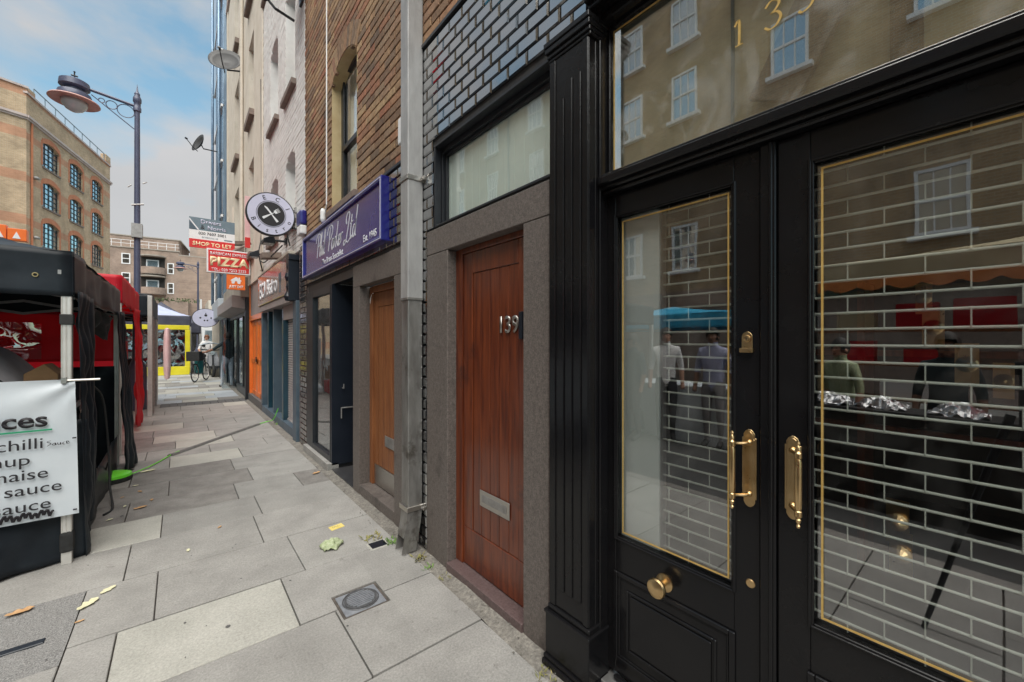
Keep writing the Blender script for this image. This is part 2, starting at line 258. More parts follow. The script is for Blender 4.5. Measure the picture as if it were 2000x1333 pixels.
M['navy_shirt'] = mat('dark_green_shirt', (.012, .022, .028), (.022, .036, .042), rough=.9, scale=8)
M['jeans'] = mat('light_jeans', (.42, .47, .55), (.55, .6, .66), rough=.9, scale=8)
M['white_shirt'] = mat('white_shirt', (.7, .68, .68), (.8, .78, .77), rough=.9)
M['trousers'] = mat('dark_trousers', (.02, .02, .026), (.035, .035, .045), rough=.9)
M['lilac_shirt'] = mat('lilac_shirt', (.36, .37, .55), (.45, .46, .62), rough=.9)
M['beige'] = mat('beige_canvas', (.50, .42, .26), (.58, .5, .33), rough=.8, scale=2)
M['cyan'] = mat('cyan_canvas', (.02, .35, .6), (.04, .45, .7), rough=.6, scale=2)
M['orange_cloth'] = mat('orange_canvas', (.6, .2, .05), (.7, .26, .08), rough=.7)
M['foil'] = mat('crumpled_foil', (.42, .42, .43), (.6, .6, .61), rough=.38, metal=1, bump=1, bscale=25)
M['bag_teal'] = mat('teal_bag', (.01, .14, .15), (.02, .2, .2), rough=.7)
M['blind'] = mat('pale_green_blind', (.58, .66, .60), (.66, .73, .68), rough=.6, scale=2)
M['white_panel'] = mat('grey_white_reveal_board', (.38, .41, .39), (.44, .47, .45), rough=.6, scale=2)
M['tan_panel'] = mat('tan_back_board', (.36, .33, .24), (.41, .38, .28), rough=.8, scale=2)
M['rod'] = mat('galvanised_grille_rod', (.40, .425, .37), (.48, .505, .45), rough=.45, metal=0, scale=10)
M['curtain'] = mat('net_curtain', (.6, .6, .57), (.72, .72, .7), rough=.9, scale=5)
M['scoot'] = mat('silver_scooter_panel', (.4, .4, .42), (.5, .5, .52), rough=.3, coat=.5)
M['pink'] = mat('pale_pink_plastic', (.72, .42, .42), (.8, .55, .54), rough=.5, scale=3)
M['red_roof'] = mat('red_roof', (.4, .06, .07), (.5, .09, .1), rough=.7)
M['hair_band'] = M['rubber']

# ------------------------------------------------------------ builders
def origin_of(o):
    v = Vector((0, 0, 0))
    while o is not None:
        v += o.location; o = o.parent
    return v
class MB:
    def __init__(s): s.v = []; s.f = []
    def add(s, vs, fs):
        n = len(s.v); s.v += [tuple(p) for p in vs]; s.f += [tuple(i+n for i in f) for f in fs]; return s
    def box(s, x0, x1, y0, y1, z0, z1):
        return s.add([(x0,y0,z0),(x1,y0,z0),(x1,y1,z0),(x0,y1,z0),(x0,y0,z1),(x1,y0,z1),(x1,y1,z1),(x0,y1,z1)],
                     [(0,3,2,1),(4,5,6,7),(0,1,5,4),(1,2,6,5),(2,3,7,6),(3,0,4,7)])
    def obox(s, c, u, v, w):   # centre and three half-extent vectors
        c, u, v, w = map(Vector, (c, u, v, w)); P = [c+a*u+b*v+d*w for d in (-1,1) for a, b in ((-1,-1),(1,-1),(1,1),(-1,1))]
        return s.add(P, [(0,3,2,1),(4,5,6,7),(0,1,5,4),(1,2,6,5),(2,3,7,6),(3,0,4,7)])
    def tube(s, pts, r, n=8, cap=True, rs=None):
        pts = [Vector(p) for p in pts]; rings = []; up = None
        for i, p in enumerate(pts):
            d = (pts[min(i+1, len(pts)-1)]-pts[max(i-1, 0)]).normalized()
            if up is None: up = Vector((0,0,1)) if abs(d.z) < .9 else Vector((1,0,0))
            a = d.cross(up).normalized(); b = a.cross(d).normalized(); up = b
            rr = rs[i] if rs else r
            rings.append([p+(a*math.cos(2*math.pi*k/n)+b*math.sin(2*math.pi*k/n))*rr for k in range(n)])
        vs = [q for rg in rings for q in rg]; fs = []
        for i in range(len(pts)-1):
            for k in range(n):
                fs.append((i*n+k, i*n+(k+1)%n, (i+1)*n+(k+1)%n, (i+1)*n+k))
        if cap: fs.append(tuple(range(n-1, -1, -1))); fs.append(tuple((len(pts)-1)*n+k for k in range(n)))
        return s.add(vs, fs)
    def lathe(s, prof, c, axis=(0,0,1), n=20):   # prof = [(r, h)...] along the axis from c
        ax = Vector(axis).normalized(); a = ax.orthogonal().normalized(); b = ax.cross(a); c = Vector(c); vs = []; fs = []
        for r, h in prof:
            for k in range(n): vs.append(c+ax*h+(a*math.cos(2*math.pi*k/n)+b*math.sin(2*math.pi*k/n))*r)
        for i in range(len(prof)-1):
            for k in range(n): fs.append((i*n+k, i*n+(k+1)%n, (i+1)*n+(k+1)%n, (i+1)*n+k))
        fs.append(tuple(range(n-1, -1, -1))); fs.append(tuple((len(prof)-1)*n+k for k in range(n)))
        return s.add(vs, fs)
    def torus(s, c, axis, Rr, r, n=24, m=6):
        ax = Vector(axis).normalized(); a = ax.orthogonal().normalized(); b = ax.cross(a); c = Vector(c); vs = []; fs = []
        for i in range(n):
            t = 2*math.pi*i/n; d = a*math.cos(t)+b*math.sin(t)
            for k in range(m):
                q = 2*math.pi*k/m; vs.append(c+d*(Rr+r*math.cos(q))+ax*r*math.sin(q))
        for i in range(n):
            for k in range(m): fs.append((i*m+k, ((i+1)%n)*m+k, ((i+1)%n)*m+(k+1)%m, i*m+(k+1)%m))
        return s.add(vs, fs)
    def prism(s, poly, a):   # polygon of 3D points extruded by vector a
        a = Vector(a); poly = [Vector(p) for p in poly]; n = len(poly)
        return s.add(poly+[p+a for p in poly], [tuple(range(n-1,-1,-1)), tuple(range(n, 2*n))]+[(i,(i+1)%n,(i+1)%n+n,i+n) for i in range(n)])
    def grid(s, fn, nu, nv):
        vs = [fn(i/nu, j/nv) for j in range(nv+1) for i in range(nu+1)]
        return s.add(vs, [(j*(nu+1)+i, j*(nu+1)+i+1, (j+1)*(nu+1)+i+1, (j+1)*(nu+1)+i) for j in range(nv) for i in range(nu)])
    def build(s, name, m, parent=None, bevel=0, smooth=False, solid=0, fix=True):
        off = origin_of(parent) if parent is not None else Vector((0,0,0))
        me = bpy.data.meshes.new(name); me.from_pydata([(v[0]-off.x, v[1]-off.y, v[2]-off.z) for v in s.v], [], s.f)
        bm = bmesh.new(); bm.from_mesh(me)
        if fix: bmesh.ops.recalc_face_normals(bm, faces=bm.faces)
        if bevel: bmesh.ops.bevel(bm, geom=bm.edges[:], offset=bevel, segments=1 if bevel < .006 else 2, affect='EDGES', profile=.6)
        bm.to_mesh(me); bm.free()
        if smooth:
            me.polygons.foreach_set('use_smooth', [True]*len(me.polygons))
        me.materials.append(M[m] if isinstance(m, str) else m)
        o = bpy.data.objects.new(name, me); C.objects.link(o)
        if parent is not None: o.parent = parent
        if smooth == 'auto':
            me.polygons.foreach_set('use_smooth', [True]*len(me.polygons)); me.set_sharp_from_angle(angle=R(35))
        if solid:
            md = o.modifiers.new('thick', 'SOLIDIFY'); md.thickness = solid
        return o
def tag(o, label=None, cat=None, group=None, kind=None):
    if label: o['label'] = label
    if cat: o['category'] = cat
    if group: o['group'] = group
    if kind: o['kind'] = kind
    return o
def thing(name, label, cat, loc=(0,0,0), group=None):
    o = bpy.data.objects.new(name, None); C.objects.link(o); o.location = loc; o.empty_display_size = .2
    return tag(o, label, cat, group)
def copy_tree(o, parent=None):
    c = o.copy(); C.objects.link(c); c.parent = parent
    for ch in list(o.children): copy_tree(ch, c)
    return c
def box(name, m, parent, x0, x1, y0, y1, z0, z1, bevel=0):
    return MB().box(x0, x1, y0, y1, z0, z1).build(name, m, parent, bevel)
def text(name, s, m, parent, org, right, up, size, sx=1, shear=0, ext=.002, bold=0, align='LEFT', spacing=1):
    cu = bpy.data.curves.new('t', 'FONT'); cu.body = s; cu.size = 1; cu.extrude = 0; cu.offset = bold; cu.shear = shear; cu.align_x = align; cu.space_character = spacing; cu.resolution_u = 3
    o = bpy.data.objects.new('t', cu); C.objects.link(o); bpy.context.view_layer.update()
    me = bpy.data.meshes.new_from_object(o.evaluated_get(bpy.context.evaluated_depsgraph_get())); bpy.data.objects.remove(o); bpy.data.curves.remove(cu)
    r, u = Vector(right).normalized(), Vector(up).normalized(); nrm = r.cross(u); off = origin_of(parent) if parent is not None else Vector((0,0,0))
    bm = bmesh.new(); bm.from_mesh(me)
    ex = bmesh.ops.extrude_face_region(bm, geom=bm.faces[:])
    for v in [g for g in ex['geom'] if isinstance(g, bmesh.types.BMVert)]: v.co.z += ext/size
    for v in bm.verts: v.co = Vector(org)+r*(v.co.x*size*sx)+u*(v.co.y*size)+nrm*(v.co.z*size)-off
    bmesh.ops.recalc_face_normals(bm, faces=bm.faces); bm.to_mesh(me); bm.free(); me.name = name
    me.materials.clear(); me.materials.append(M[m]); ob = bpy.data.objects.new(name, me); C.objects.link(ob); ob.parent = parent
    return ob
def spline(pts, k=6):
    P = [Vector(p) for p in pts]
    if len(P) < 3: return P
    out = []
    for i in range(len(P)-1):
        a, b, c, d = P[max(i-1,0)], P[i], P[i+1], P[min(i+2,len(P)-1)]
        for j in range(k):
            t = j/k; out.append(.5*((2*b)+(c-a)*t+(2*a-5*b+4*c-d)*t*t+(3*b-a-3*c+d)*t**3))
    return out+[P[-1]]
def strokes(name, S, m, parent, org, right, up, size, w, shear=0, h=.003):   # S: list of polylines in unit space; ribbon lettering with thickness
    r, u = Vector(right).normalized(), Vector(up).normalized(); nrm = r.cross(u); b = MB(); org = Vector(org)
    for pl in S:
        P = [q for q in spline([(x+y*shear, y, 0) for x, y in pl])]
        W = [org+r*q.x*size+u*q.y*size for q in P]
        for i in range(len(W)-1):
            a, c = W[i], W[i+1]; d = c-a
            if d.length < 1e-6: continue
            sd_ = nrm.cross(d.normalized())
            ang = abs(d.normalized().dot(u)); ww = w*(.45+.75*ang)
            b.add([a-sd_*ww, c-sd_*ww, c+sd_*ww, a+sd_*ww, a-sd_*ww+nrm*h, c-sd_*ww+nrm*h, c+sd_*ww+nrm*h, a+sd_*ww+nrm*h], [(0,3,2,1),(4,5,6,7),(0,1,5,4),(1,2,6,5),(2,3,7,6),(3,0,4,7)])
    return b.build(name, m, parent)
sT, cT = math.sin(R(TH)), math.cos(R(TH))
def dist_in_view(y, z, x=1.36):   # distance from the viewpoint, and whether the point is inside the picture
    f = x*sT+y*cT; r = x*cT-y*sT
    if f < .1: return 99, False
    return f, abs(r/f) < 1.3 and abs((z-1.5)/f) < .88
def cut(intervals, a, b):
    out = []
    for p, q in intervals:
        if b <= p or a >= q: out.append((p, q)); continue
        if a > p: out.append((p, a))
        if b < q: out.append((b, q))
    return out
def courses(y0, y1, z0, z1, bl, bh, j, holes=(), jitter=0):
    out = []; k = 0; z = z0
    while z < z1-.01:
        zt = min(z+bh-j, z1); zm = (z+zt)/2; iv = [(y0, y1)]
        for h in holes:
            g = h(zm)
            if g: iv = cut(iv, *g)
        y = y0-(bl/2 if k % 2 else 0)
        while y < y1:
            a, b = y+j/2, y+bl-j/2
            for p, q in iv:
                s_, e_ = max(a, p), min(b, q)
                if e_-s_ > .025: out.append((s_, e_, z, zt))
            y += bl
        z += bh; k += 1
    return out
def rect_hole(a, b, z0, z1): return lambda z: (a, b) if z0 < z < z1 else None
def arch_hole(a, b, z0, zs, rise):
    hw = (b-a)/2; Rr = (hw*hw+rise*rise)/(2*rise); mid = (a+b)/2
    def f(z):
        if z < z0 or z > zs+rise: return None
        if z <= zs: return (a, b)
        q = Rr*Rr-(z-zs+Rr-rise)**2
        return (mid-math.sqrt(q), mid+math.sqrt(q)) if q > 0 else None
    return f
_cache = {}
def tile_mesh(name, w, h, d, bev, rise, m):
    key = (name, round(w, 3), round(h, 3), round(d, 3), bev, rise)
    if key in _cache: return _cache[key]
    a, b = w/2, h/2; me = bpy.data.meshes.new(name)
    ia, ib = a-bev, b-bev
    vs = [(d, -a, -b), (d, a, -b), (d, a, b), (d, -a, b), (0, -a, -b), (0, a, -b), (0, a, b), (0, -a, b), (-rise, -ia, -ib), (-rise, ia, -ib), (-rise, ia, ib), (-rise, -ia, ib)]
    fs = [(0,3,7,4),(1,5,6,2),(0,4,5,1),(3,2,6,7),(4,8,9,5),(5,9,10,6),(6,10,11,7),(7,11,8,4),(8,11,10,9)]
    me.from_pydata(vs, [], fs); bm = bmesh.new(); bm.from_mesh(me); bmesh.ops.recalc_face_normals(bm, faces=bm.faces); bm.to_mesh(me); bm.free()
    me.materials.append(M[m]); _cache[key] = me; return me
def lay_bricks(rects, parent, x, m, part='brick', stuff='brick_courses', bev=.004, rise=.003, d=.03, wob=.002, rot=.4, limit=300):
    off = origin_of(parent); pl = []
    for r in rects:
        f, vis = dist_in_view((r[0]+r[1])/2, (r[2]+r[3])/2, x); pl.append((0 if vis else 1, f, r))
    pl.sort(key=lambda q: (q[0], q[1])); near = [q for q in pl if q[0] == 0][:limit]; rest = pl[len(near):]
    for _, _, (a, b, z0, z1) in near:
        o = bpy.data.objects.new(part, tile_mesh(part, b-a, z1-z0, d, bev, rise, m)); C.objects.link(o); o.parent = parent
        o.location = Vector((x+rnd.uniform(-wob, wob), (a+b)/2, (z0+z1)/2))-off
        o.rotation_euler = (R(rnd.uniform(-rot, rot))*.5, R(rnd.uniform(-rot, rot)), R(rnd.uniform(-rot, rot)))
    if rest:
        mb = MB()
        for _, _, (a, b, z0, z1) in rest:
            q = rnd.uniform(-wob, wob); n = len(mb.v)
            mb.add([(x+d,a,z0),(x+d,b,z0),(x+d,b,z1),(x+d,a,z1),(x+q,a,z0),(x+q,b,z0),(x+q,b,z1),(x+q,a,z1),(x+q-rise,a+bev,z0+bev),(x+q-rise,b-bev,z0+bev),(x+q-rise,b-bev,z1-bev),(x+q-rise,a+bev,z1-bev)],
                   [(0,3,7,4),(1,5,6,2),(0,4,5,1),(3,2,6,7),(4,8,9,5),(5,9,10,6),(6,10,11,7),(7,11,8,4),(8,11,10,9)])
        tag(mb.build(stuff, m, parent), kind='stuff')
def wall(name, m, parent, x0, x1, y0, y1, z0, z1, holes=()):   # backing wall in pieces round rectangular openings
    ys = sorted({y0, y1, *[v for h in holes for v in h[:2] if y0 < v < y1]}); zs = sorted({z0, z1, *[v for h in holes for v in h[2:] if z0 < v < z1]})
    b = MB()
    for i in range(len(ys)-1):
        for k in range(len(zs)-1):
            ym, zm = (ys[i]+ys[i+1])/2, (zs[k]+zs[k+1])/2
            if not any(h[0] < ym < h[1] and h[2] < zm < h[3] for h in holes): b.box(x0, x1, ys[i], ys[i+1], zs[k], zs[k+1])
    return b.build(name, m, parent)
def ringframe(b, x0, x1, y0, y1, z0, z1, w, wb=None, wt=None):
    wb = w if wb is None else wb; wt = w if wt is None else wt
    b.box(x0, x1, y0, y0+w, z0, z1); b.box(x0, x1, y1-w, y1, z0, z1); b.box(x0, x1, y0+w, y1-w, z0, z0+wb); b.box(x0, x1, y0+w, y1-w, z1-wt, z1)
    return b
def cloth(p00, p10, p01, p11, nu, nv, amp=.02, fold=0, freq=8, seed=0, sag=0):
    a, b, c, d = map(Vector, (p00, p10, p01, p11)); nrm = (b-a).cross(c-a).normalized()
    def fn(u, v):
        p = (a*(1-u)+b*u)*(1-v)+(c*(1-u)+d*u)*v
        e = min(1, 6*min(u, 1-u)+.15)
        q = noise.noise(p*3+Vector((seed, seed, 0)))*amp+noise.noise(p*9+Vector((seed, 0, seed)))*amp*.4+fold*math.sin(u*freq*math.pi+1.5*noise.noise(p*1.3))*(.3+.7*(1-v))
        return p+nrm*q*e-Vector((0,0,1))*sag*4*u*(1-u)
    return MB().grid(fn, nu, nv)
# ============================================================ ground
PI = math.pi
tag(MB().box(-300, 300, -80, 700, -.5, -.16).build('ground', 'asphalt'), kind='structure')
tag(MB().box(-7.0, -1.05, -40, 250, -.155, -.09).build('road', 'asphalt'), kind='structure')
pv = tag(MB().box(-1.0, 1.6, -12, 45, -.155, -.022).build('pavement', 'joint'), kind='structure')
tag(MB().box(-11, -7.0, -40, 60, -.155, .0).build('opposite_pavement', 'slab'), kind='structure')
tag(MB().box(-40, 40, 45, 700, -.155, -.03).build('far_street', 'slab_dark'), kind='structure')
kb = tag(MB().build('kerb', 'kerb'), kind='structure')
for i in range(16):
    a = -6+i*1.8; MB().box(-1.05, -.90, a+.005, a+1.795, -.15, .002).build('kerb_stone', 'slab_dark', kb, .008)
YL = [-6,-5.4,-4.8,-4.2,-3.6,-3,-2.4,-1.8,-1.2,-.6,0,.6,1.2,1.79,2.36,2.905,3.5,4.09,4.62,5.15,5.7,6.26,6.83,7.34,7.86,8.42,9.0,9.6,10.2,10.8,11.4,12.04]
y = 12.7
while y < 44.5: YL.append(y); y += .58
JX = {1.79:[-.2,.67], 2.36:[-.247,.495], 2.905:[-.105,.64], 3.5:[-.27,.489], 4.09:[-.11,.56], 4.62:[-.35,.44,1.0], 5.15:[-.08,.62], 5.7:[-.4,.5], 6.26:[-.09,.64], 6.83:[-.33,.33,1.0], 7.34:[-.04,.64], 7.86:[-.3,.45], 1.2:[-.3,.62], .6:[-.1,.8]}
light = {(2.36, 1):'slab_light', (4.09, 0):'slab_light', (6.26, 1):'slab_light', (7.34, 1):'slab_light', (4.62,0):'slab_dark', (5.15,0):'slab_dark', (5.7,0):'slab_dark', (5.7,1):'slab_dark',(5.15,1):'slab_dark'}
smb = MB(); ns = 0
PATCH = (-.9, -.432, 2.78, 3.51)
for i in range(len(YL)-1):
    a, b = YL[i]+.004, YL[i+1]-.004
    if YL[i] == 12.04:
        mm = MB()
        for k in range(11):
            x0 = -.33+k*.153; mm.box(x0, x0+.146, a, b, -.05, .002+rnd.uniform(-.001, .001)).build('granite_sett', 'kerb', pv, .004); mm = MB()
        xs0 = [-.9, -.33]; MB().box(-.9, -.34, a, b, -.05, 0).build('paving_slab', 'slab_dark', pv, .004)
        continue
    js = JX.get(YL[i]) or [(-.3 if i % 2 else -.02)+rnd.uniform(-.08, .08), (.45 if i % 2 else .75)+rnd.uniform(-.1, .1)]
    xs = [-.9]+js+[1.262]
    for k in range(len(xs)-1):
        x0, x1 = xs[k]+.003, xs[k+1]-.003
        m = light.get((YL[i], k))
        if not m:
            q = rnd.random(); m = 'slab_dark' if (q < .08 and a > 4.5) else ('slab_light' if q > .92 else 'slab')
            if a < 6: m = 'slab' if m == 'slab_light' else m
            if 8 < a < 12: m = 'slab' if q < .8 else 'slab_light'
            if a > 12.6: m = ['slab_light', 'slab_blue', 'slab', 'slab_dark'][(0 if q < .25 else 1 if q < .55 else 2 if q < .85 else 3)]
            if a < 2.3: m = 'slab'
        if YL[i] in (2.905,) and k == 0:   # two slabs cut back beside the tarmac patch
            MB().box(PATCH[1]+.006, x1, a, b, -.05, .001).build('paving_slab', 'slab', pv, .003); MB().box(x0, PATCH[1]-.0, PATCH[3]+.006, b+.0, -.05, .0).build('paving_slab', 'slab', pv) if PATCH[3]+.01 < b else None; continue
        if YL[i] == 2.36 and k == 0:
            MB().box(PATCH[1]+.006, x1, a, b, -.05, .0).build('paving_slab', 'slab', pv, .003); MB().box(x0, PATCH[1], a, PATCH[2]-.006, -.05, .001).build('paving_slab', 'slab', pv, .003); continue
        if YL[i] == 2.36 and k == 2:   # slab cut round the drain cover
            b1 = MB().box(x0, .684, a, b, -.05, 0).box(.684, .946, 2.497, b, -.05, 0).box(.946, x1, a, b, -.05, 0); b1.build('paving_slab', 'slab', pv); continue
        if YL[i] == 1.79 and k == 2:
            MB().box(x0, .684, a, b, -.05, 0).box(.684, .946, a, 2.252, -.05, 0).box(.946, x1, a, b, -.05, 0).build('paving_slab', 'slab', pv); continue
        zt = rnd.uniform(-.002, .002)
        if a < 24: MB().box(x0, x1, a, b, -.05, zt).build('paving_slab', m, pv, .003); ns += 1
        else: smb.box(x0, x1, a, b, -.05, zt)
tag(smb.build('paving_course', 'slab', pv), kind='stuff')
MB().grid(lambda u, v: (PATCH[0]+(PATCH[1]-PATCH[0])*u, PATCH[2]+(PATCH[3]-PATCH[2])*v, -.004+.004*noise.noise(Vector((u*9, v*9, 2)))), 40, 40).build('tarmac_patch', 'tarmac', pv)
box('painted_bar', 'navy_black', pv, -.72, -.52, 3.03, 3.075, -.01, .004, .003)
def strip(u, v): 
    yy = -6+30*v; return (1.258+.16*u+.012*noise.noise(Vector((u, yy*3, 0))), yy, -.006+.02*u+.012*noise.noise(Vector((u*3, yy*7, 5))))
MB().grid(strip, 4, 700).build('cement_strip', 'cement', pv, smooth=True)

# ============================================================ number 139: black tiled house with the black shopfront
H = thing('tiled_shop_building', 'brick house with glossy black tiled front, black shopfront and red-brown plank door', 'building', (1.36, 1.3, 0))
FX = 1.36
# backing walls
wall('wall', 'mortar_dark', H, FX+.012, FX+.09, 1.13, 2.72, 2.25, 3.62, [(1.378, 2.506, 2.285, 2.855)])
wall('wall', 'mortar_dark', H, FX+.012, FX+.09, -3, 1.13, 2.95, 3.62)
box('wall', 'mortar_dark', H, FX+.012, FX+.3, 2.59, 2.72, 0, 2.25)
wall('upper_wall', 'mortar', H, FX+.012, FX+.3, -3, 2.72, 3.62, 11)
rect = courses(-.6, 2.70, 2.285, 3.585, .152, .0765, .0045, [rect_hole(1.376, 2.508, 2.27, 2.862), lambda z: (-9, 1.136) if z < 2.96 else None, lambda z: (1.1, 1.378) if z < 2.90 else None])
rect = [(a, b, c, d) for a, b, c, d in rect]
lay_bricks(rect, H, FX, 'tile', 'tile', 'tile_courses', bev=.009, rise=.006, d=.012, wob=.0006, rot=.35)
lay_bricks(courses(2.605, 2.70, .02, 2.28, .152, .0765, .0045), H, FX, 'tile', 'tile', 'tile_courses', bev=.009, rise=.006, d=.012, wob=.0006, rot=.4, limit=35)
box('coping_strip', 'black_matt', H, FX-.02, FX+.012, -3, 2.72, 3.592, 3.622, .004)
rect = courses(-.5, 2.70, 3.63, 6.2, .225, .075, .011)
lay_bricks(rect, H, FX, 'brick', limit=120)
# stone door surround
ds = MB().box(FX-.002, FX+.075, 1.376, 2.602, 2.102, 2.27).build('lintel', 'stone', H, .004)
MB().box(FX-.002, FX+.075, 1.376, 1.562, -.02, 2.0995).build('jamb', 'stone', H, .004)
MB().box(FX-.002, FX+.075, 2.318, 2.602, -.02, 2.0995).build('jamb', 'stone', H, .004)
MB().box(FX-.012, FX+.14, 1.5625, 2.3175, -.03, .052).build('door_step', 'stone_step', H, .006)
D = MB()
D.box(FX+.065, FX+.11, 2.245, 2.32, .052, 2.1); D.box(FX+.065, FX+.11, 1.55, 1.60, .052, 2.1); D.box(FX+.065, FX+.11, 1.6, 2.245, 2.065, 2.102)
D.build('door_frame', 'wood_red', H, .003)
dr = MB().box(FX+.088, FX+.125, 1.6, 2.245, .056, 2.065).build('door', 'wood_red', H)
for a, b in ((2.14, 2.243), (1.602, 1.69)): MB().box(FX+.076, FX+.0885, a, b, .3, 2.063).build('stile', 'wood_red', dr, .003)
MB().box(FX+.0755, FX+.0885, 1.602, 2.243, .058, .298).build('bottom_rail', 'wood_red', dr, .003)
MB().box(FX+.0755, FX+.0885, 1.692, 2.138, 1.93, 2.063).build('top_rail', 'wood_red', dr, .003)
for k in range(5): MB().box(FX+.0805, FX+.0885, 1.6925+k*.0891, 1.6925+k*.0891+.0855, .3, 1.928).build('plank', 'wood_red', dr, .0025)
lp = MB(); lp.box(FX+.072, FX+.0765, 1.765, 2.055, .487, .585).build('letter_plate', 'steel', dr, .002)
MB().box(FX+.0695, FX+.0725, 1.79, 2.03, .515, .56).build('letter_flap', 'steel_dull', dr, .001)
text('number', '139', 'steel', dr, (FX+.0745, 1.872, 1.548), (0,-1,0), (0,0,1), .135, sx=.95, ext=.006, bold=.012)
box('door_viewer', 'navy_black', dr, FX+.06, FX+.078, 1.64, 1.672, 1.51, 1.66, .006)
# window over the door
b = MB(); ringframe(b, FX+.055, FX+.12, 1.378, 2.506, 2.285, 2.855, .024, .028, .05); b.box(FX+.004, FX+.055, 1.378, 2.506, 2.2855, 2.2995); b.box(FX+.004, FX+.055, 1.378, 2.506, 2.838, 2.8545); b.box(FX+.004, FX+.055, 2.496, 2.5055, 2.2995, 2.838)
fw = b.build('fanlight_frame', 'black_matt', H, .002)
b = MB(); ringframe(b, FX+.075, FX+.105, 1.402, 2.482, 2.313, 2.805, .022); b.build('fanlight_inner_frame', 'black_matt', fw, .002)
box('glass', 'glass_win', fw, FX+.088, FX+.092, 1.424, 2.46, 2.335, 2.783)
b = MB()
for k in range(26):
    yy = 1.41+k*.0425; b.box(FX+.096+.002*(k % 2), FX+.098+.002*(k % 2), yy, yy+.0435, 2.3, 2.83)
b.build('blind', 'blind', fw)
# ---- black timber shopfront
PX = 1.345
b = MB(); b.box(PX, FX+.11, 1.12, 1.352, .275, 2.80)
pl = b.build('pilaster', 'black', H, .003)
for k, yy in enumerate((1.182, 1.232, 1.282)): # reeded flutes
    b = MB(); b.box(PX-.0065, PX+.001, yy-.0205, yy+.0205, .36, 2.62+(.05 if k != 2 else -.02)); b.build('flute_strip', 'black', pl, .004)
b = MB(); b.box(PX-.006, PX+.001, 1.315, 1.352, .277, 2.798); b.box(PX-.006, PX+.001, 1.122, 1.152, .277, 2.798); b.build('edge_strip', 'black', pl, .003)
b = MB(); b.box(PX-.02, FX+.11, 1.105, 1.366, 0, .235); b.build('plinth', 'black', pl, .004)
b = MB()
for i, (o, z0, z1) in enumerate(((.05, .0, .028), (.04, .028, .045), (.038, .235, .252), (.022, .252, .276))): b.box(PX-o+.008, FX+.1, 1.11-(o-.02)*.6, 1.3685+.0005*i, z0, z1)
b.v = b.v[:16]; b.f = b.f[:12]; b.build('foot_moulding', 'black', pl, .004)
b = MB().box(PX-.028, FX+.1, 1.098, 1.369, .235, .252); b.box(PX-.012, FX+.1, 1.11, 1.3575, .252, .276); b.build('plinth_moulding', 'black', pl, .004)
b = MB()
for i, (o, z0, z1) in enumerate(((.006, 2.80, 2.815), (.014, 2.815, 2.835), (.024, 2.835, 2.86), (.030, 2.86, 2.885))): b.box(PX-o, FX+.09, 1.11-o*.4, 1.354+o*.5, z0, z1)
b.build('capital', 'black', pl, .003)
# door casing: post, transom bar, head
DXP = 1.46
b = MB(); b.box(1.385, DXP+.05, 1.118, 1.134, 0, 2.95); b.box(1.405, DXP+.05, 1.108, 1.118, 0, 2.95); b.build('casing', 'black', H, .003)
b = MB(); b.box(1.405, DXP+.06, -.6, 1.108, 2.149, 2.218); b.box(1.385, DXP+.05, -.6, 1.108, 2.166, 2.20); b.box(1.42, DXP+.05, -.6, 1.108, 2.132, 2.149)
b.build('transom_bar', 'black', H, .005)
b = MB(); b.box(FX-.01, DXP+.05, -3, 1.134, 2.915, 2.955); b.box(FX-.03, DXP+.0, -3, 1.14, 2.94, 2.975); b.box(1.41, DXP+.05, -.6, 1.118, 2.875, 2.915); b.build('cornice', 'black', H, .005)
# transom light with the gilt number
b = MB(); ringframe(b, DXP-.005, DXP+.03, -.6, 1.108, 2.218, 2.875, .014); tl = b.build('transom_light', 'black', H, .003)
box('glass', 'glass_top', tl, DXP+.008, DXP+.013, -.59, 1.096, 2.23, 2.865)
b = MB(); ringframe(b, DXP+.0055, DXP+.0075, -.58, 1.083, 2.2405, 2.852, .006); b.build('gilt_line', 'gilt', tl)
one = [[(.02,.78),(.18,.93),(.18,.02)],[(.04,.0),(.32,.0)]]
three = [[(.04,.82),(.2,.98),(.42,.93),(.47,.76),(.33,.58),(.2,.53)],[(.2,.53),(.42,.5),(.53,.28),(.4,.04),(.18,-.02),(.02,.12)]]
nine = [[(.5,.68),(.42,.92),(.22,.98),(.05,.84),(.06,.58),(.24,.46),(.44,.54),(.5,.7),(.5,.4),(.38,.1),(.14,-.02),(.03,.08)]]
for k, S in enumerate((one, three, nine)): strokes('gilt_numeral', S, 'gilt', tl, (DXP+.0045, .585-k*.092, 2.502), (0,-1,0), (0,0,1), .088, .0034, h=.001)
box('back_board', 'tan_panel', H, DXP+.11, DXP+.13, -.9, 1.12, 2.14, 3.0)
b = MB(); b.obox((DXP+.07, .33, 2.60), (.012,0,0), (0,.07,.035), (0,-.16,.30)); b.build('reflection_band', 'stone', H)  # added dark bar imitating a diagonal reflection in the transom glass
b = MB(); b.box(DXP+.06, DXP+.08, .135, .2, 2.22, 2.9); b.build('inner_post', 'dark', H)
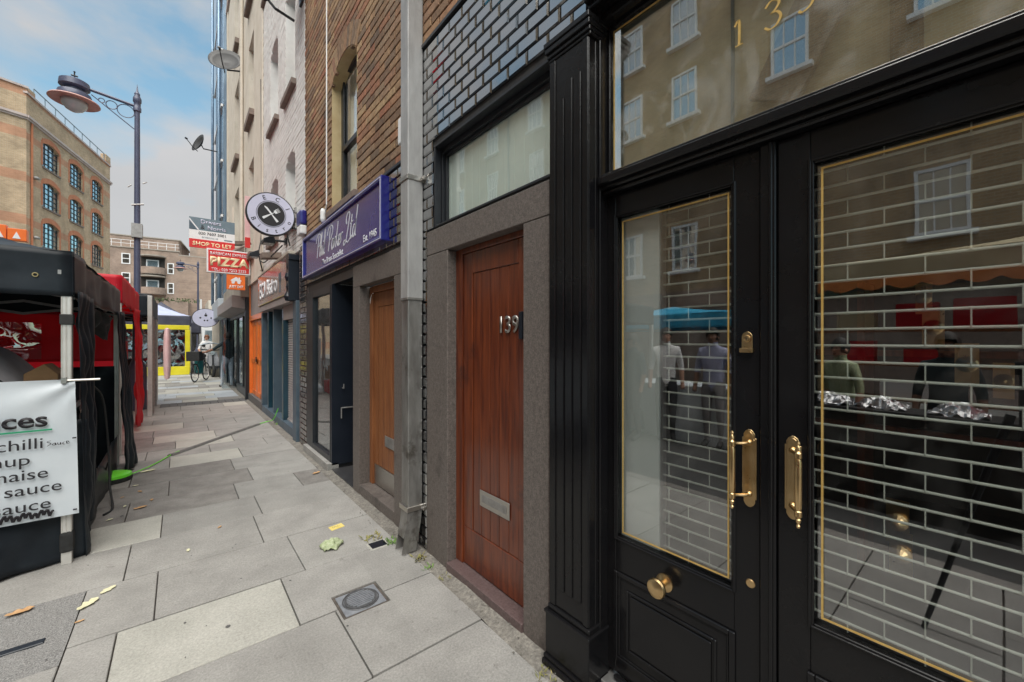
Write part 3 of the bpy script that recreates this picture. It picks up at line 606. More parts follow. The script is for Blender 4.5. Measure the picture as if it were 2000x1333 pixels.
# interior room
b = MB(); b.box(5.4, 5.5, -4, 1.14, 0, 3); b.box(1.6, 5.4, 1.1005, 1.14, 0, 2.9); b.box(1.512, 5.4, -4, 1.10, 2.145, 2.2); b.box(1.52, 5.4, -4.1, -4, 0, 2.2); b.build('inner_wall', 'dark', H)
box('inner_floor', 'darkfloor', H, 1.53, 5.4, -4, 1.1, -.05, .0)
box('reveal_board', 'white_panel', H, DXP+.055, DXP+.065, .895, 1.10, .05, 2.1)
for i, (xx, yy, zz) in enumerate(((2.6,.2,1.56),(2.6,.1,1.4),(3.0,-.2,1.2),(3.4,.3,1.75),(2.3,.28,.75),(2.3,.27,.62),(2.7,-.1,1.9),(3.2,.0,1.3))):
    q = MB().lathe([(.0,0),(.035,.004),(.022,.012),(.03,.03),(.012,.045),(0,.05)], (xx, yy, zz), (-1,0,0), 14).box(xx+.0, xx+.008, yy-.035, yy+.035, zz-.09, zz+.09).build('brass_door_knob', 'brass')
    tag(q, 'brass knob glinting inside the dark shop, '+['at head height', 'just below the head-high one', 'low on the far shelf', 'high above the far shelves', 'at waist height near the glass', 'lowest of all, near the floor', 'highest near the ceiling', 'in the middle of the shelves'][i], 'brass fitting', 'brass fittings displayed inside the shop')
b = MB(); b.box(3.6, 3.64, -.9, 1.0, .9, .94); b.box(3.6, 3.64, -.9, 1.0, 1.4, 1.44); b.box(3.6, 3.9, .6, .64, 0, 1.9); b.box(3.6, 3.9, -.4, -.36, 0, 1.9)
tag(b.build('display_shelf', 'wood_red'), 'dark wooden display shelves inside the shop', 'shelf')
# doors
def shop_door(y0, y1, gy0, gy1, left):
    s0, s1 = (y0, y1); dd = MB(); X0, X1 = DXP-.002, DXP+.042
    dd.box(X0, X1, y0, gy0, .07, 2.13); dd.box(X0, X1, gy1, y1, .07, 2.13); dd.box(X0, X1, gy0, gy1, .07, .652); dd.box(X0, X1, gy0, gy1, 2.037, 2.13)
    d = dd.build('shop_door', 'black', H, .002)
    b = MB()  # bolection moulding round the glass
    for o, w in ((.008, .008), (.003, .016)): ringframe(b, X0-o, X0+.002, gy0-w*.2-.004, gy1+w*.2+.004, .648-w*.2, 2.041+w*.2, w)
    b.build('glazing_bead', 'black', d, .002)
    box('glass', 'glass', d, X0+.018, X0+.023, gy0, gy1, .652, 2.037)
    b = MB(); ringframe(b, X0+.0155, X0+.0175, gy0+.022, gy1-.022, .674, 2.016, .0055); b.build('gilt_line', 'gilt', d)
    b = MB(); py0, py1 = gy0-.005, gy1+.008; 
    for o, w0, w1 in ((.009, 0, .02), (.004, .02, .03)): ringframe(b, X0-o, X0+.001, py0+w0, py1-w0, .13+w0, .512-w0, w1-w0)
    ringframe(b, X0-.006, X0+.001, py0+.062, py1-.062, .192, .45, .012)
    b.build('panel_moulding', 'black', d, .003); box('raised_panel', 'black', d, X0-.005, X0+.001, py0+.08, py1-.08, .21, .432, .004)
    b = MB(); kc = (gy0+gy1)/2+(.012 if left else .0); b.lathe([(0,0),(.034,.0),(.034,.006),(.027,.01),(.013,.016),(.012,.034),(.02,.042),(.034,.052),(.037,.062),(.034,.07),(.02,.076),(.0,.078)], (X0, kc, .562), (-1,0,0), 24)
    b.build('door_knob', 'brass', d, smooth='auto')
    b = MB(); b.box(X0-.02, X0+.001, gy0, gy1, .052, .068); b.build('weather_bar', 'black', d, .004)
    return d
DL = shop_door(.503, 1.108, .583, 1.066, True)
DR = shop_door(-.40, .452, -.32, .367, False)
b = MB(); b.box(DXP-.014, DXP+.05, .455, .500, .05, 2.131); b.box(DXP-.02, DXP-.012, .463, .475, .05, 2.131); b.build('meeting_bead', 'black', DL, .003)
def pull(d, py, side):
    X0 = DXP-.002; zc = 1.08; b = MB()
    out = [(.022,-.1),(.022,.1),(.017,.104),(.017,.112),(.012,.12),(.004,.127)]
    P = [(X0, py+s*w, zc+z) for s, w, z in [(1,.022,-.1),(1,.022,.1),(1,.0175,.101),(1,.0175,.112),(1,.012,.122),(1,.004,.128),(-1,.004,.128),(-1,.012,.122),(-1,.0175,.112),(-1,.0175,.101),(-1,.022,.1),(-1,.022,-.1),(-1,.0175,-.101),(-1,.0175,-.112),(-1,.012,-.122),(-1,.004,-.128),(1,.004,-.128),(1,.012,-.122),(1,.0175,-.112),(1,.0175,-.101)]]
    b.prism(P, (-.004,0,0)); b.prism([(X0-.004, py+(p[1]-py)*.78, zc+(p[2]-zc)*.955) for p in P], (-.002,0,0)); pp = b.build('back_plate', 'brass', d, .0008)
    by = py+side*.030; bx = X0-.062; b = MB()
    b.lathe([(0,-.128),(.004,-.126),(.006,-.12),(.003,-.115),(.006,-.11),(.0075,-.102),(.005,-.098),(.0095,-.092),(.0095,-.078),(.0065,-.075),(.009,-.068),(.0092,.068),(.0065,.075),(.0095,.078),(.0095,.092),(.005,.098),(.0075,.102),(.006,.11),(.003,.115),(.006,.12),(.004,.126),(0,.128)], (bx, by, zc), (0,0,1), 14)
    for z in (-.085, .085):
        b.tube(spline([(X0-.003, py, zc+z), (X0-.018, py, zc+z), (X0-.045, py+side*.022, zc+z), (bx, by, zc+z)], 4), .005, 8)
        b.lathe([(0,0),(.011,0),(.010,.006),(.006,.01),(0,.011)], (X0-.004, py, zc+z), (-1,0,0), 12)
    b.build('pull_handle', 'brass', d, smooth='auto')
pull(DL, .534, 1); pull(DR, .411, -1)
X0 = DXP-.002; b = MB()
P = [(X0, .541+.0165*math.cos(a), 1.512+.0165*math.sin(a)*1.15) for a in [PI*k/10 for k in range(11)]]+[(X0, .5245, 1.475), (X0, .5575, 1.475)]
b.prism(P, (-.004,0,0)); b.box(X0-.014, X0, .521, .561, 1.462, 1.476); b.lathe([(0,0),(.0125,0),(.012,.006),(.008,.007),(.0,.005)], (X0-.004, .541, 1.508), (-1,0,0), 16); b.build('lock_pull', 'brass', DL, .0006)
box('keyhole', 'black_print', DL, X0-.0118, X0-.0095, .5402, .5418, 1.502, 1.514)
MB().lathe([(0,0),(.0145,0),(.0145,.003),(.012,.005),(0,.0055)], (X0, .531, .70), (-1,0,0), 20).build('key_cover', 'brass', DL, smooth='auto')
box('threshold', 'steel_dull', H, DXP-.06, DXP+.05, -.6, 1.115, 0, .045, .006)
# roller grille: horizontal rods joined by short links
grille = thing('roller_grille', 'open steel roller grille of staggered rods behind the black shop doors', 'security grille', (1.60, .3, 0))
rodm = None; GX = 1.565; z = .10; k = 0; rodL = []
m0 = MB().tube([(0, -.65, 0), (0, .60, 0)], .0042, 8); rodme = None; linkme = None
while z < 2.14:
    if rodme is None:
        o = MB().tube([(GX, -.40, z), (GX, .903, z)], .0041, 8).build('rod', 'rod', grille, smooth=True); rodme = o
        zr = z
    else:
        o = rodme.copy(); C.objects.link(o); o.location.z = z-zr
    y = -.36+(.0825 if k % 2 else 0)
    while y < .9:
        if linkme is None:
            bb = MB(); bb.tube([(GX-.004, y, z), (GX-.004, y, z+.0495)], .0019, 6); bb.tube([(GX, y-.005, z), (GX, y+.005, z)], .0046, 8); bb.tube([(GX, y-.005, z+.0495), (GX, y+.005, z+.0495)], .0046, 8)
            linkme = bb.build('link', 'rod', grille, smooth='auto'); y0l, z0l = y, z
        else:
            q = linkme.copy(); C.objects.link(q); q.location = (0, y-y0l, z-z0l)
        y += .165
    z += .0495; k += 1
box('guide_rail', 'steel_dull', grille, GX-.02, GX+.02, .903, .93, .02, 2.14)

# ============================================================ brass specialist's house next door
B = thing('brick_terrace_house', 'brown brick terrace house above the purple-blue shop sign and oak door', 'building', (1.36, 4.5, 0))
WY0, WY1, WZ0, WZS = 4.073, 4.93, 2.985, 4.42
wall('upper_wall', 'mortar', B, FX+.012, FX+.11, 2.72, 6.22, 2.90, 5.4, [(WY0+.0, WY1, WZ0, 4.62)])
wall('upper_wall', 'mortar', B, FX+.012, FX+.3, 2.72, 6.22, 5.4, 11)
hole = arch_hole(WY0, WY1, WZ0, WZS, .16)
lay_bricks(courses(2.70, 6.21, 2.925, 6.9, .225, .075, .0115, [hole]), B, FX, 'brick', limit=300)
# arch above window: reveal and soffit painted
A = MB(); Rr = (.4285**2+.16**2)/(.32); mid = (WY0+WY1)/2; N_ = 12; arc = []
for i in range(N_+1):
    yy = WY0+(WY1-WY0)*i/N_; arc.append((yy, WZS+math.sqrt(max(0, Rr*Rr-(yy-mid)**2))-(Rr-.16)))
out = [(WY0, WZ0)]+arc+[(WY1, WZ0)]
vs = [(FX+.002, p[0], p[1]) for p in out]+[(FX+.13, p[0], p[1]) for p in out]; n = len(out)
A.add(vs, [(i, i+1, i+1+n, i+n) for i in range(n-1)]); A.build('window_reveal', 'cream2', B, solid=.006)
A = MB()   # mortar fill above arch inside the rectangular opening
for i in range(N_): A.prism([(FX+.014, arc[i][0], arc[i][1]+.002), (FX+.014, arc[i+1][0], arc[i+1][1]+.002), (FX+.014, arc[i+1][0], 4.622), (FX+.014, arc[i][0], 4.622)], (.09,0,0))
A.build('arch_spandrel', 'mortar', B)
for i in range(13):
    a0, a1 = (i+.04)/13, (i+.96)/13; th0 = math.asin(.4285/Rr); q0, q1 = -th0+2*th0*a0, -th0+2*th0*a1; zc_ = WZS+.16-Rr
    P_ = [(FX-.006, mid+math.sin(q)*r_, zc_+math.cos(q)*r_) for q, r_ in ((q0, Rr), (q1, Rr), (q1, Rr+.225), (q0, Rr+.225))]
    MB().prism(P_, (.03,0,0)).build('arch_brick', 'brick', B, .004)
box('window_sill', 'sill', B, FX-.05, FX+.13, WY0-.06, WY1+.06, 2.915, 2.984, .006)
wf = MB(); ringframe(wf, FX+.105, FX+.16, WY0+.002, WY1-.002, WZ0, 4.60, .06); wf.box(FX+.095, FX+.15, WY0+.06, WY1-.06, 3.68, 3.735); wf.box(FX+.1, FX+.12, WY0+.06, WY0+.1, 3.0, 4.5); wf.box(FX+.1, FX+.12, WY1-.1, WY1-.06, 3.0, 4.5); wf = wf.build('window_frame', 'black_matt', B, .003)
box('pane', 'glass_win', wf, FX+.125, FX+.129, WY0+.06, WY1-.06, 3.735, 4.55); box('pane', 'glass_win', wf, FX+.14, FX+.144, WY0+.06, WY1-.06, 3.04, 3.68)
MB().grid(lambda u, v: (FX+.20+.012*math.sin(u*40), WY0+u*(WY1-WY0), 3.0+v*1.6), 60, 1).build('net_curtain', 'curtain', wf)
box('room_back', 'dark', wf, FX+.5, FX+.52, WY0-.2, WY1+.2, 2.9, 4.7)
# band of black tiles beside the sign
wall('tile_backing', 'mortar_dark', B, FX+.012, FX+.09, 2.72, 6.5, 2.25, 2.90)
lay_bricks(courses(2.71, 3.62, 2.285, 2.89, .152, .0765, .0045), B, FX, 'tile', 'tile', 'tile_courses', bev=.009, rise=.006, d=.012, wob=.0006, rot=.35, limit=70)
lay_bricks(courses(3.62, 6.12, 2.285, 2.89, .225, .075, .009), B, FX, 'tile_brown', 'dark_brick', 'dark_brick_courses', limit=60)
box('coping_strip', 'black_matt', B, FX-.02, FX+.012, 2.72, 3.6, 2.895, 2.922, .003)
# stone surround and oak door
wall('wall', 'mortar_dark', B, FX+.076, FX+.12, 2.72, 3.2, 0, 2.25, [(3.17, 4.0, 0, 2.035)])
MB().box(FX-.003, FX+.08, 2.9, 4.182, 2.036, 2.25).build('lintel', 'stone', B, .004)
MB().box(FX-.003, FX+.14, 4.0, 4.182, -.02, 2.034).build('jamb', 'stone', B, .004)
MB().box(FX-.003, FX+.14, 2.83, 3.17, -.02, 2.034).build('jamb', 'stone', B, .004)
lay_bricks(courses(2.705, 2.83, .02, 2.28, .152, .0765, .0045), B, FX+.0, 'tile', 'tile', 'tile_courses', limit=20, bev=.009, rise=.006, d=.012)
MB().box(FX-.0, FX+.2, 3.1705, 3.9995, -.02, .10).build('door_step', 'stone', B, .005)
D = MB(); D.box(FX+.1, FX+.17, 3.93, 4.0, .1, 2.03); D.box(FX+.1, FX+.17, 3.17, 3.24, .1, 2.03); D.box(FX+.1, FX+.17, 3.24, 3.93, 1.97, 2.034); D.build('door_frame', 'wood_orange', B, .003)
dr = box('door', 'wood_orange', B, FX+.135, FX+.16, 3.24, 3.93, .105, 1.97)
MB().box(FX+.122, FX+.1355, 3.84, 3.928, .3, 1.967).build('stile', 'wood_orange', dr, .002); MB().box(FX+.122, FX+.1355, 3.242, 3.33, .3, 1.967).build('stile', 'wood_orange', dr, .002)
MB().box(FX+.122, FX+.1355, 3.332, 3.838, 1.83, 1.967).build('top_rail', 'wood_orange', dr, .002)
for k in range(5): MB().box(FX+.127, FX+.1355, 3.3325+k*.1013, 3.3325+k*.1013+.0985, .3, 1.828).build('plank', 'wood_orange', dr, .0025)
box('kick_plate', 'steel', dr, FX+.119, FX+.1355, 3.25, 3.92, .11, .298, .002); box('letter_plate', 'steel_dull', dr, FX+.117, FX+.123, 3.35, 3.66, .52, .62, .002)
MB().tube(spline([(FX+.11, 3.92, 1.98), (FX+.10, 3.97, 1.92), (FX+.11, 3.99, 1.84)]), .006).build('cable', 'white', dr)
# shop entrance recess and window
wall('wall', 'black_matt', B, FX+.02, FX+.1, 4.182, 6.12, 2.16, 2.25)
b = MB(); b.box(FX-.0, FX+1.0, 4.93, 4.965, .06, 2.16); b.build('entrance_side_panel', 'navy_black', B, .003)
b = MB(); b.tube([(FX+.12, 4.925, .95), (FX+.12, 4.88, .95), (FX+.12, 4.88, 1.0), (FX+.12, 4.88, 1.0)], .008); b.tube([(FX+.10, 4.90, .72), (FX+.55, 4.90, .72)], .009); b.tube([(FX+.10, 4.90, .60), (FX+.10, 4.90, .725)], .009); b.build('door_handle', 'steel_dull', B)
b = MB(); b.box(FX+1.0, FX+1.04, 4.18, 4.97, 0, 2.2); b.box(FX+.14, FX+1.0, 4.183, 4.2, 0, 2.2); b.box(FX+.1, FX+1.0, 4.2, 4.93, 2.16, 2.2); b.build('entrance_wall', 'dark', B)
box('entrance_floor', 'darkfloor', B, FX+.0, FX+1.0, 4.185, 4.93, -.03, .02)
b = MB(); b.box(FX-.004, FX+.07, 5.78, 6.10, .09, 2.15); b.box(FX-.004, FX+.07, 4.966, 5.0, .09, 2.15); b.box(FX-.004, FX+.07, 5.0, 5.78, 2.07, 2.15); b.box(FX-.004, FX+.07, 5.0, 5.78, .09, .16); sf = b.build('shop_window_frame', 'black_matt', B, .003)
box('pane', 'glass_dark', sf, FX+.03, FX+.036, 5.0, 5.78, .16, 2.07)
box('stone_sill', 'slab', B, FX-.05, FX+.08, 4.93, 6.1, -.02, .088, .006)
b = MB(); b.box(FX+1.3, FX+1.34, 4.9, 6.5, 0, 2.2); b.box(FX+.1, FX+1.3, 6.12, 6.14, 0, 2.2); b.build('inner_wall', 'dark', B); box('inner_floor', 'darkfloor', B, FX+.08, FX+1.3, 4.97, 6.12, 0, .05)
for i in range(3):
    b = MB(); c0 = Vector((FX+.35, 5.25+.2*i, .18+.05*i))
    for k in range(16):
        a = rnd.uniform(0, 6.28); d = Vector((math.cos(a)*.5, math.sin(a), rnd.uniform(.4, 1.6))).normalized()*rnd.uniform(.15, .3); s_ = d.cross(Vector((0,0,1))).normalized()*.02
        b.add([c0, c0+d*.5+s_, c0+d, c0+d*.5-s_], [(0,1,2,3)])
    tag(b.build('potted_plant', 'weed_green'), ['small leafy plant low in the dark shop window, nearest the entrance', 'small leafy plant low in the dark shop window, in the middle', 'small leafy plant low in the dark shop window, farthest from the entrance'][i], 'plant', 'plants inside the shop window')
# glazed brick pier
box('pier_core', 'mortar_pale', B, FX+.012, FX+.3, 6.10, 6.60, 0, 2.9)
lay_bricks(courses(6.11, 6.52, .03, 2.88, .225, .075, .012), B, FX, 'tile_brown', 'dark_brick', 'dark_brick_courses', limit=100)

# ---- blue shop sign
S = thing('shop_sign', 'long purple-blue shop sign with white script lettering in a bright blue frame', 'shop sign', (1.30, 4.8, 2.34))
SY0, SY1, SZ0, SZ1, SXF = 3.26, 6.02, 2.335, 2.875, 1.285
box('sign_face', 'blue_sign', S, SXF+.022, SXF+.075, SY0+.03, SY1-.03, SZ0+.03, SZ1-.03)
b = MB(); ringframe(b, SXF, FX, SY0, SY1, SZ0, SZ1, .04); b.build('sign_frame', 'blue', S, .006)
b = MB(); ringframe(b, SXF-.004, SXF+.004, SY0+.014, SY1-.014, SZ0+.014, SZ1-.014, .008); b.build('frame_bead', 'lilac', S, .001)
Pp = [[(.25,.0),(.3,.5),(.34,.95)],[(.0,.7),(.08,.92),(.3,1.02),(.55,.98),(.66,.78),(.52,.52),(.3,.45)]]
Lh = [[(0,0),(.05,.5),(.14,.98),(.2,.9),(.1,.3),(.08,0)],[(.08,.2),(.18,.42),(.27,.36),(.26,.05),(.34,.02)]]
Li = [[(.0,.05),(.06,.4),(.05,.08),(.1,.0),(.17,.08)],[(.08,.56),(.09,.6)]]
Ll = [[(0,.1),(.1,.6),(.13,1),(.07,.95),(.05,.3),(.07,.02),(.15,.06)]]
La = [[(.25,.38),(.12,.42),(.02,.22),(.08,.0),(.2,.1),(.25,.4),(.24,.06),(.32,.03)]]
Lr = [[(.0,.05),(.05,.42),(.04,.1)],[(.05,.3),(.13,.43),(.22,.4)]]
Lk = [[(0,0),(.06,.5),(.13,.98)],[(.05,.22),(.2,.42),(.1,.24),(.24,.02),(.3,.06)]]
Le = [[(.03,.18),(.2,.26),(.18,.42),(.06,.38),(.02,.15),(.1,.0),(.24,.1)]]
LL = [[(.05,.62),(.0,.85),(.15,1.02),(.32,.95),(.3,.7),(.2,.3),(.1,.0),(-.1,-.12),(-.14,.0),(.0,.05),(.3,-.08),(.55,.05)]]
Lt = [[(.08,.85),(.02,.2),(.08,.0),(.17,.08)],[(-.05,.55),(.2,.6)]]
Ld = [[(.25,.38),(.12,.42),(.02,.22),(.08,.0),(.2,.1),(.3,.6),(.36,1.05)],[(.3,.6),(.26,.06),(.33,.03)]]
x = 0; ALL = []
for g, w in ((Pp,.62),(Lh,.36),(Li,.17),(Ll,.3),(None,.14),(Pp,.6),(La,.32),(Lr,.22),(Lk,.28),(Le,.25),(Lr,.3),(None,.22),(LL,.5),(Lt,.22),(Ld,.4)):
    if g: ALL += [[(px*1.15+x, py) for px, py in pl] for pl in g]
    x += w*1.15
strokes('script_lettering', ALL, 'white_print', S, (SXF+.021, 5.42, 2.515), (0,-1,0), (0,0,1), .265, .0085, shear=.22, h=.002)
text('lettering', 'The Brass Specialist', 'white_print', S, (SXF+.021, 5.13, 2.395), (0,-1,0), (0,0,1), .098, sx=1.02, bold=.006)
text('lettering', 'Est. 1945', 'white_print', S, (SXF+.021, 3.745, 2.405), (0,-1,0), (0,0,1), .092, sx=.98, bold=.006)

# ---- drainpipe
P = thing('drainpipe', 'square grey galvanised drainpipe with kicked-out foot beside the black tiled wall', 'drainpipe', (1.3, 2.7, 0))
PY0, PY1, PX0, PX1 = 2.655, 2.765, 1.24, 1.35
MB().box(PX0, PX1, PY0, PY1, .30, 1.80).build('lower_pipe', 'pipe', P, .008)
MB().box(PX0-.005, PX1+.003, PY0-.005, PY1+.005, 1.80, 8).build('upper_pipe', 'pipe_light', P, .008)
kk = MB()
prof = [(PX0+.0, .31), (PX1+.0, .31), (PX1-.10, .005), (PX0-.11, .035)]
t = .004
foot = [(PX0, PX1, .31), (PX0-.012, PX1-.014, .2), (PX0-.045, PX1-.05, .012)]
for a, bq in ((PY0, PY0+t), (PY1-t, PY1)):
    for i in range(2):
        (u0, u1, z1), (v0, v1, z0) = foot[i], foot[i+1]
        kk.prism([(u0, a, z1), (u1, a, z1), (v1, a, z0), (v0, a, z0)], (0, t, 0))
for i in range(2):
    (u0, u1, z1), (v0, v1, z0) = foot[i], foot[i+1]
    kk.prism([(u1, PY0+t, z1), (u1, PY1-t, z1), (v1, PY1-t, z0), (v1, PY0+t, z0)], (-t, 0, 0))
    if i == 0: kk.prism([(u0, PY0+t, z1), (u0, PY1-t, z1), (v0, PY1-t, z0), (v0, PY0+t, z0)], (t, 0, 0))
    else: kk.prism([(u0, PY0+t, z1), (u0, PY1-t, z1), (u0-.02, PY1-t, .12), (u0-.02, PY0+t, .12)], (t, 0, 0))
kk.build('kicked_shoe', 'pipe', P)
for z in (.315, 2.655):
    b = MB(); b.box(PX0-.012, PX1+.008, PY0-.012, PY1+.012, z-.018, z+.018); b.build('strap', 'steel', P, .003)
    for yy in (PY0-.055, PY1+.012): MB().box(PX1-.02, PX1+.009, yy, yy+.043, z-.014, z+.014).build('strap_lug', 'steel', P, .003)
    MB().lathe([(0,0),(.008,0),(.008,.006),(0,.008)], (PX1-.02, PY0-.035, z), (-1,0,0), 8).build('screw', 'steel_dull', P)
b = MB(); b.box(PX0-.008, PX1+.002, PY0-.008, PY1+.008, 1.79, 1.81); b.build('joint_collar', 'pipe', P, .003)
q = MB().box(1.31, 1.358, 2.80, 2.99, 3.02, 3.22).build('alarm_siren', 'white', None, .01); tag(q, 'white alarm box partly hidden behind the square drainpipe', 'alarm box')
# blue and white alarm box beside the sign's far end
q = thing('alarm_box', 'blue and white burglar alarm box beside the far end of the purple-blue sign', 'alarm box', (1.3, 6.15, 3.0))
MB().box(1.27, 1.357, 6.08, 6.32, 3.1, 3.30).build('cover', 'blue', q, .03); MB().box(1.275, 1.357, 6.09, 6.31, 2.97, 3.095).build('base', 'white', q, .02)
q = MB().tube([(1.352, 5.10, 6.5), (1.352, 5.11, 3.12), (1.352, 5.2, 3.0)], .008).build('wall_cable', 'white'); tag(q, 'thin white cable running down the brown brick wall', 'cable')
q = MB().lathe([(0,0),(.02,0),(.03,.03),(.03,.13),(.02,.16),(0,.165)], (1.335, 5.2, 2.93), (0,0,1), 12).build('cable_gland', 'white'); tag(q, 'small white fitting above the sign where the cable ends', 'wall fitting')
# ============================================================ white painted brick house with the bistro
WH = thing('white_brick_house', 'white painted brick house with narrow arched windows above the bistro front', 'building', (1.36, 8, 0))
WXF = FX+.0
cols = [(6.80, 7.50), (8.16, 8.98)]
cols = [(6.83, 7.55), (8.20, 8.98)]
wins = []
for (a, b) in cols:
    for zs in ((2.95, 3.75), (5.45, 6.95), (8.3, 9.6)):
        if zs[1] > 8.2 and a > 8: continue
        wins.append((a, b, zs[0], zs[1]))
wins = [(6.83,7.55,3.35,4.35),(6.83,7.55,5.45,7.1),(8.2,8.98,3.35,4.35),(8.2,8.98,5.5,6.9)]
WZT = 8.45
wall('wall', 'white_brick', WH, WXF+.012, WXF+.1, 6.22, 9.85, 2.82, WZT, [(a, b, c, d+.15) for a, b, c, d in wins])
rect = courses(6.215, 9.84, 2.83, WZT-.06, .225, .075, .008, [arch_hole(a, b, c, d, .14) for a, b, c, d in wins])
lay_bricks(rect, WH, WXF, 'white_brick', limit=300, bev=.003, rise=.0015)
for a, b_, c, d in wins:
    Rr = (((b_-a)/2)**2+.14**2)/.28; mid = (a+b_)/2; arc = [(a+(b_-a)*i/8, d+math.sqrt(max(0, Rr*Rr-(a+(b_-a)*i/8-mid)**2))-(Rr-.14)) for i in range(9)]
    out = [(a, c)]+arc+[(b_, c)]; n = len(out); A = MB()
    A.add([(WXF+.003, p[0], p[1]) for p in out]+[(WXF+.2, p[0], p[1]) for p in out], [(i, i+1, i+1+n, i+n) for i in range(n-1)])
    w = A.build('window_reveal', 'white_brick', WH, solid=.01)
    A = MB()
    for i in range(8): A.prism([(WXF+.02, arc[i][0], arc[i][1]), (WXF+.02, arc[i+1][0], arc[i+1][1]), (WXF+.02, arc[i+1][0], d+.152), (WXF+.02, arc[i][0], d+.152)], (.08,0,0))
    A.build('spandrel', 'white_brick', w)
    f = MB(); ringframe(f, WXF+.15, WXF+.2, a, b_, c, d+.12, .05); f.box(WXF+.15, WXF+.19, a, b_, (c+d)/2-.02, (c+d)/2+.03); f.build('sash_frame', 'white', w)
    box('pane', 'glass_dark', w, WXF+.18, WXF+.185, a+.05, b_-.05, c+.05, d+.1); box('blind', 'curtain', w, WXF+.22, WXF+.225, a, b_, c, d+.15)
    box('window_sill', 'sill', WH, WXF-.07, WXF+.14, a-.08, b_+.08, c-.09, c-.002, .005)
box('coping', 'sill', WH, WXF-.05, WXF+.2, 6.22, 9.85, WZT, WZT+.09, .01)
lay_bricks(courses(6.215, 9.84, WZT+.1, 11.8, .225, .075, .012), WH, WXF+.05, 'brick', 'parapet_brick', 'parapet_bricks', limit=0); box('wall', 'mortar', WH, WXF+.065, WXF+.4, 6.22, 9.85, WZT+.09, 11.8)
# bistro front
BF = thing('bistro_shopfront', 'bistro front with dark teal joinery, lowered steel shutter and glossy fascia', 'shopfront', (1.4, 8.3, 0))
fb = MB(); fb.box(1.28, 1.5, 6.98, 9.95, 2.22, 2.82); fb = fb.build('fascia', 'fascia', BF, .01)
text('fascia_lettering', 'EC1 Bistro', 'white_print', fb, (1.279, 9.72, 2.34), (0,-1,0), (0,0,1), .44, sx=.98, bold=.02, ext=.01)
strokes('fork_mark', [[(0,0),(0,.5),(0,1)],[(-.1,1),(-.1,.7),(0,.6),(.1,.7),(.1,1)],[(.3,0),(.3,.5),(.3,1),(.4,.8),(.3,.5)]], 'slate_sign', fb, (1.279, 7.62, 2.30), (0,-1,0), (0,0,1), .32, .012)
box('fascia_soffit', 'mauve', BF, 1.30, 1.5, 6.9, 9.95, 2.10, 2.218, .004)
box('cornice', 'cream', BF, 1.27, 1.45, 6.85, 10.0, 2.822, 2.87, .01)
q = MB(); q.box(1.33, 1.5, 6.62, 6.86, 0, 2.1); q.build('pilaster', 'teal_grey', BF, .01)
q = MB(); q.box(1.345, 1.5, 6.865, 6.9, .15, 2.3); q.build('pilaster_fillet', 'teal', BF, .004)
q = MB(); [q.lathe([(0,0),(.06-.005*i,0),(.08-.005*i,.06),(.055,.12),(0,.13)], (1.27+.02*(i%2), 6.76, 2.10+.145*i), (0,0,1), 10) for i in range(4)]; q.box(1.24, 1.5, 6.66, 6.88, 2.70, 2.78); q.box(1.24, 1.5, 6.68, 6.86, 2.10, 2.70)
q.build('carved_corbel', 'navy_black', BF, .006)
q = MB(); q.box(1.36, 1.5, 6.9, 10.05, 0, .14); q.build('stallriser_sill', 'teal_grey', BF, .008)
q = MB(); q.box(1.40, 1.5, 6.9, 7.98, 1.86, 2.10); q.build('shutter_box', 'mauve', BF, .006)
q = MB()
for k in range(42): 
    z0 = .16+k*.0405; q.prism([(1.47, 6.92, z0), (1.452, 6.92, z0+.012), (1.452, 6.92, z0+.026), (1.47, 6.92, z0+.0395)], (0, .93, 0))
tag(q.build('shutter_slats', 'shutter', BF), kind='stuff')
q = MB(); q.box(1.44, 1.485, 6.92, 7.86, .14, .165); q.build('shutter_foot', 'shutter', BF, .003)
for y0, y1 in ((7.86, 7.98),): box('mullion', 'teal', BF, 1.38, 1.5, y0, y1, .14, 1.86, .006)
for y0, y1, x0 in ((7.985, 8.07, 1.40), (8.78, 8.86, 1.38), (9.5, 9.58, 1.40), (9.98, 10.12, 1.36)): box('mullion', 'teal_grey' if x0 < 1.4 else 'teal', BF, x0, 1.55, y0, y1, .14, 2.1, .006)
for y0, y1 in ((8.07, 8.78), (8.86, 9.5), (9.58, 9.98)):
    box('panel', 'teal', BF, 1.54, 1.58, y0, y1, .14, 2.1)
    q = MB(); ringframe(q, 1.525, 1.541, y0+.06, y1-.06, .25, .95, .03); ringframe(q, 1.525, 1.541, y0+.06, y1-.06, 1.05, 2.0, .03); q.build('panel_moulding', 'teal', BF, .003)
box('wall', 'mauve', BF, 1.58, 1.7, 6.6, 10.1, 0, 2.8)
# floodlights
for i, (yy, zz) in enumerate(((7.45, 3.12), (9.1, 3.17))):
    t = thing('floodlight', ['dark floodlight on bracket above the near end of the bistro fascia', 'dark floodlight on bracket above the far end of the bistro fascia'][i], 'floodlight', (1.36, yy, zz), 'floodlights over the bistro fascia')
    MB().prism([(1.16, yy-.12, zz+.06), (1.02, yy-.12, zz-.01), (1.01, yy-.12, zz-.07), (1.18, yy-.12, zz-.07)], (0,.24,0)).build('lamp_housing', 'black_matt', t, .008)
    MB().tube([(1.36, yy, zz), (1.16, yy, zz)], .018).box(1.33, 1.36, yy-.05, yy+.05, zz-.05, zz+.05).build('bracket', 'black_matt', t)
    MB().box(1.03, 1.165, yy-.10, yy+.10, zz-.077, zz-.071).build('lamp_glass', 'lamp_glass', t)
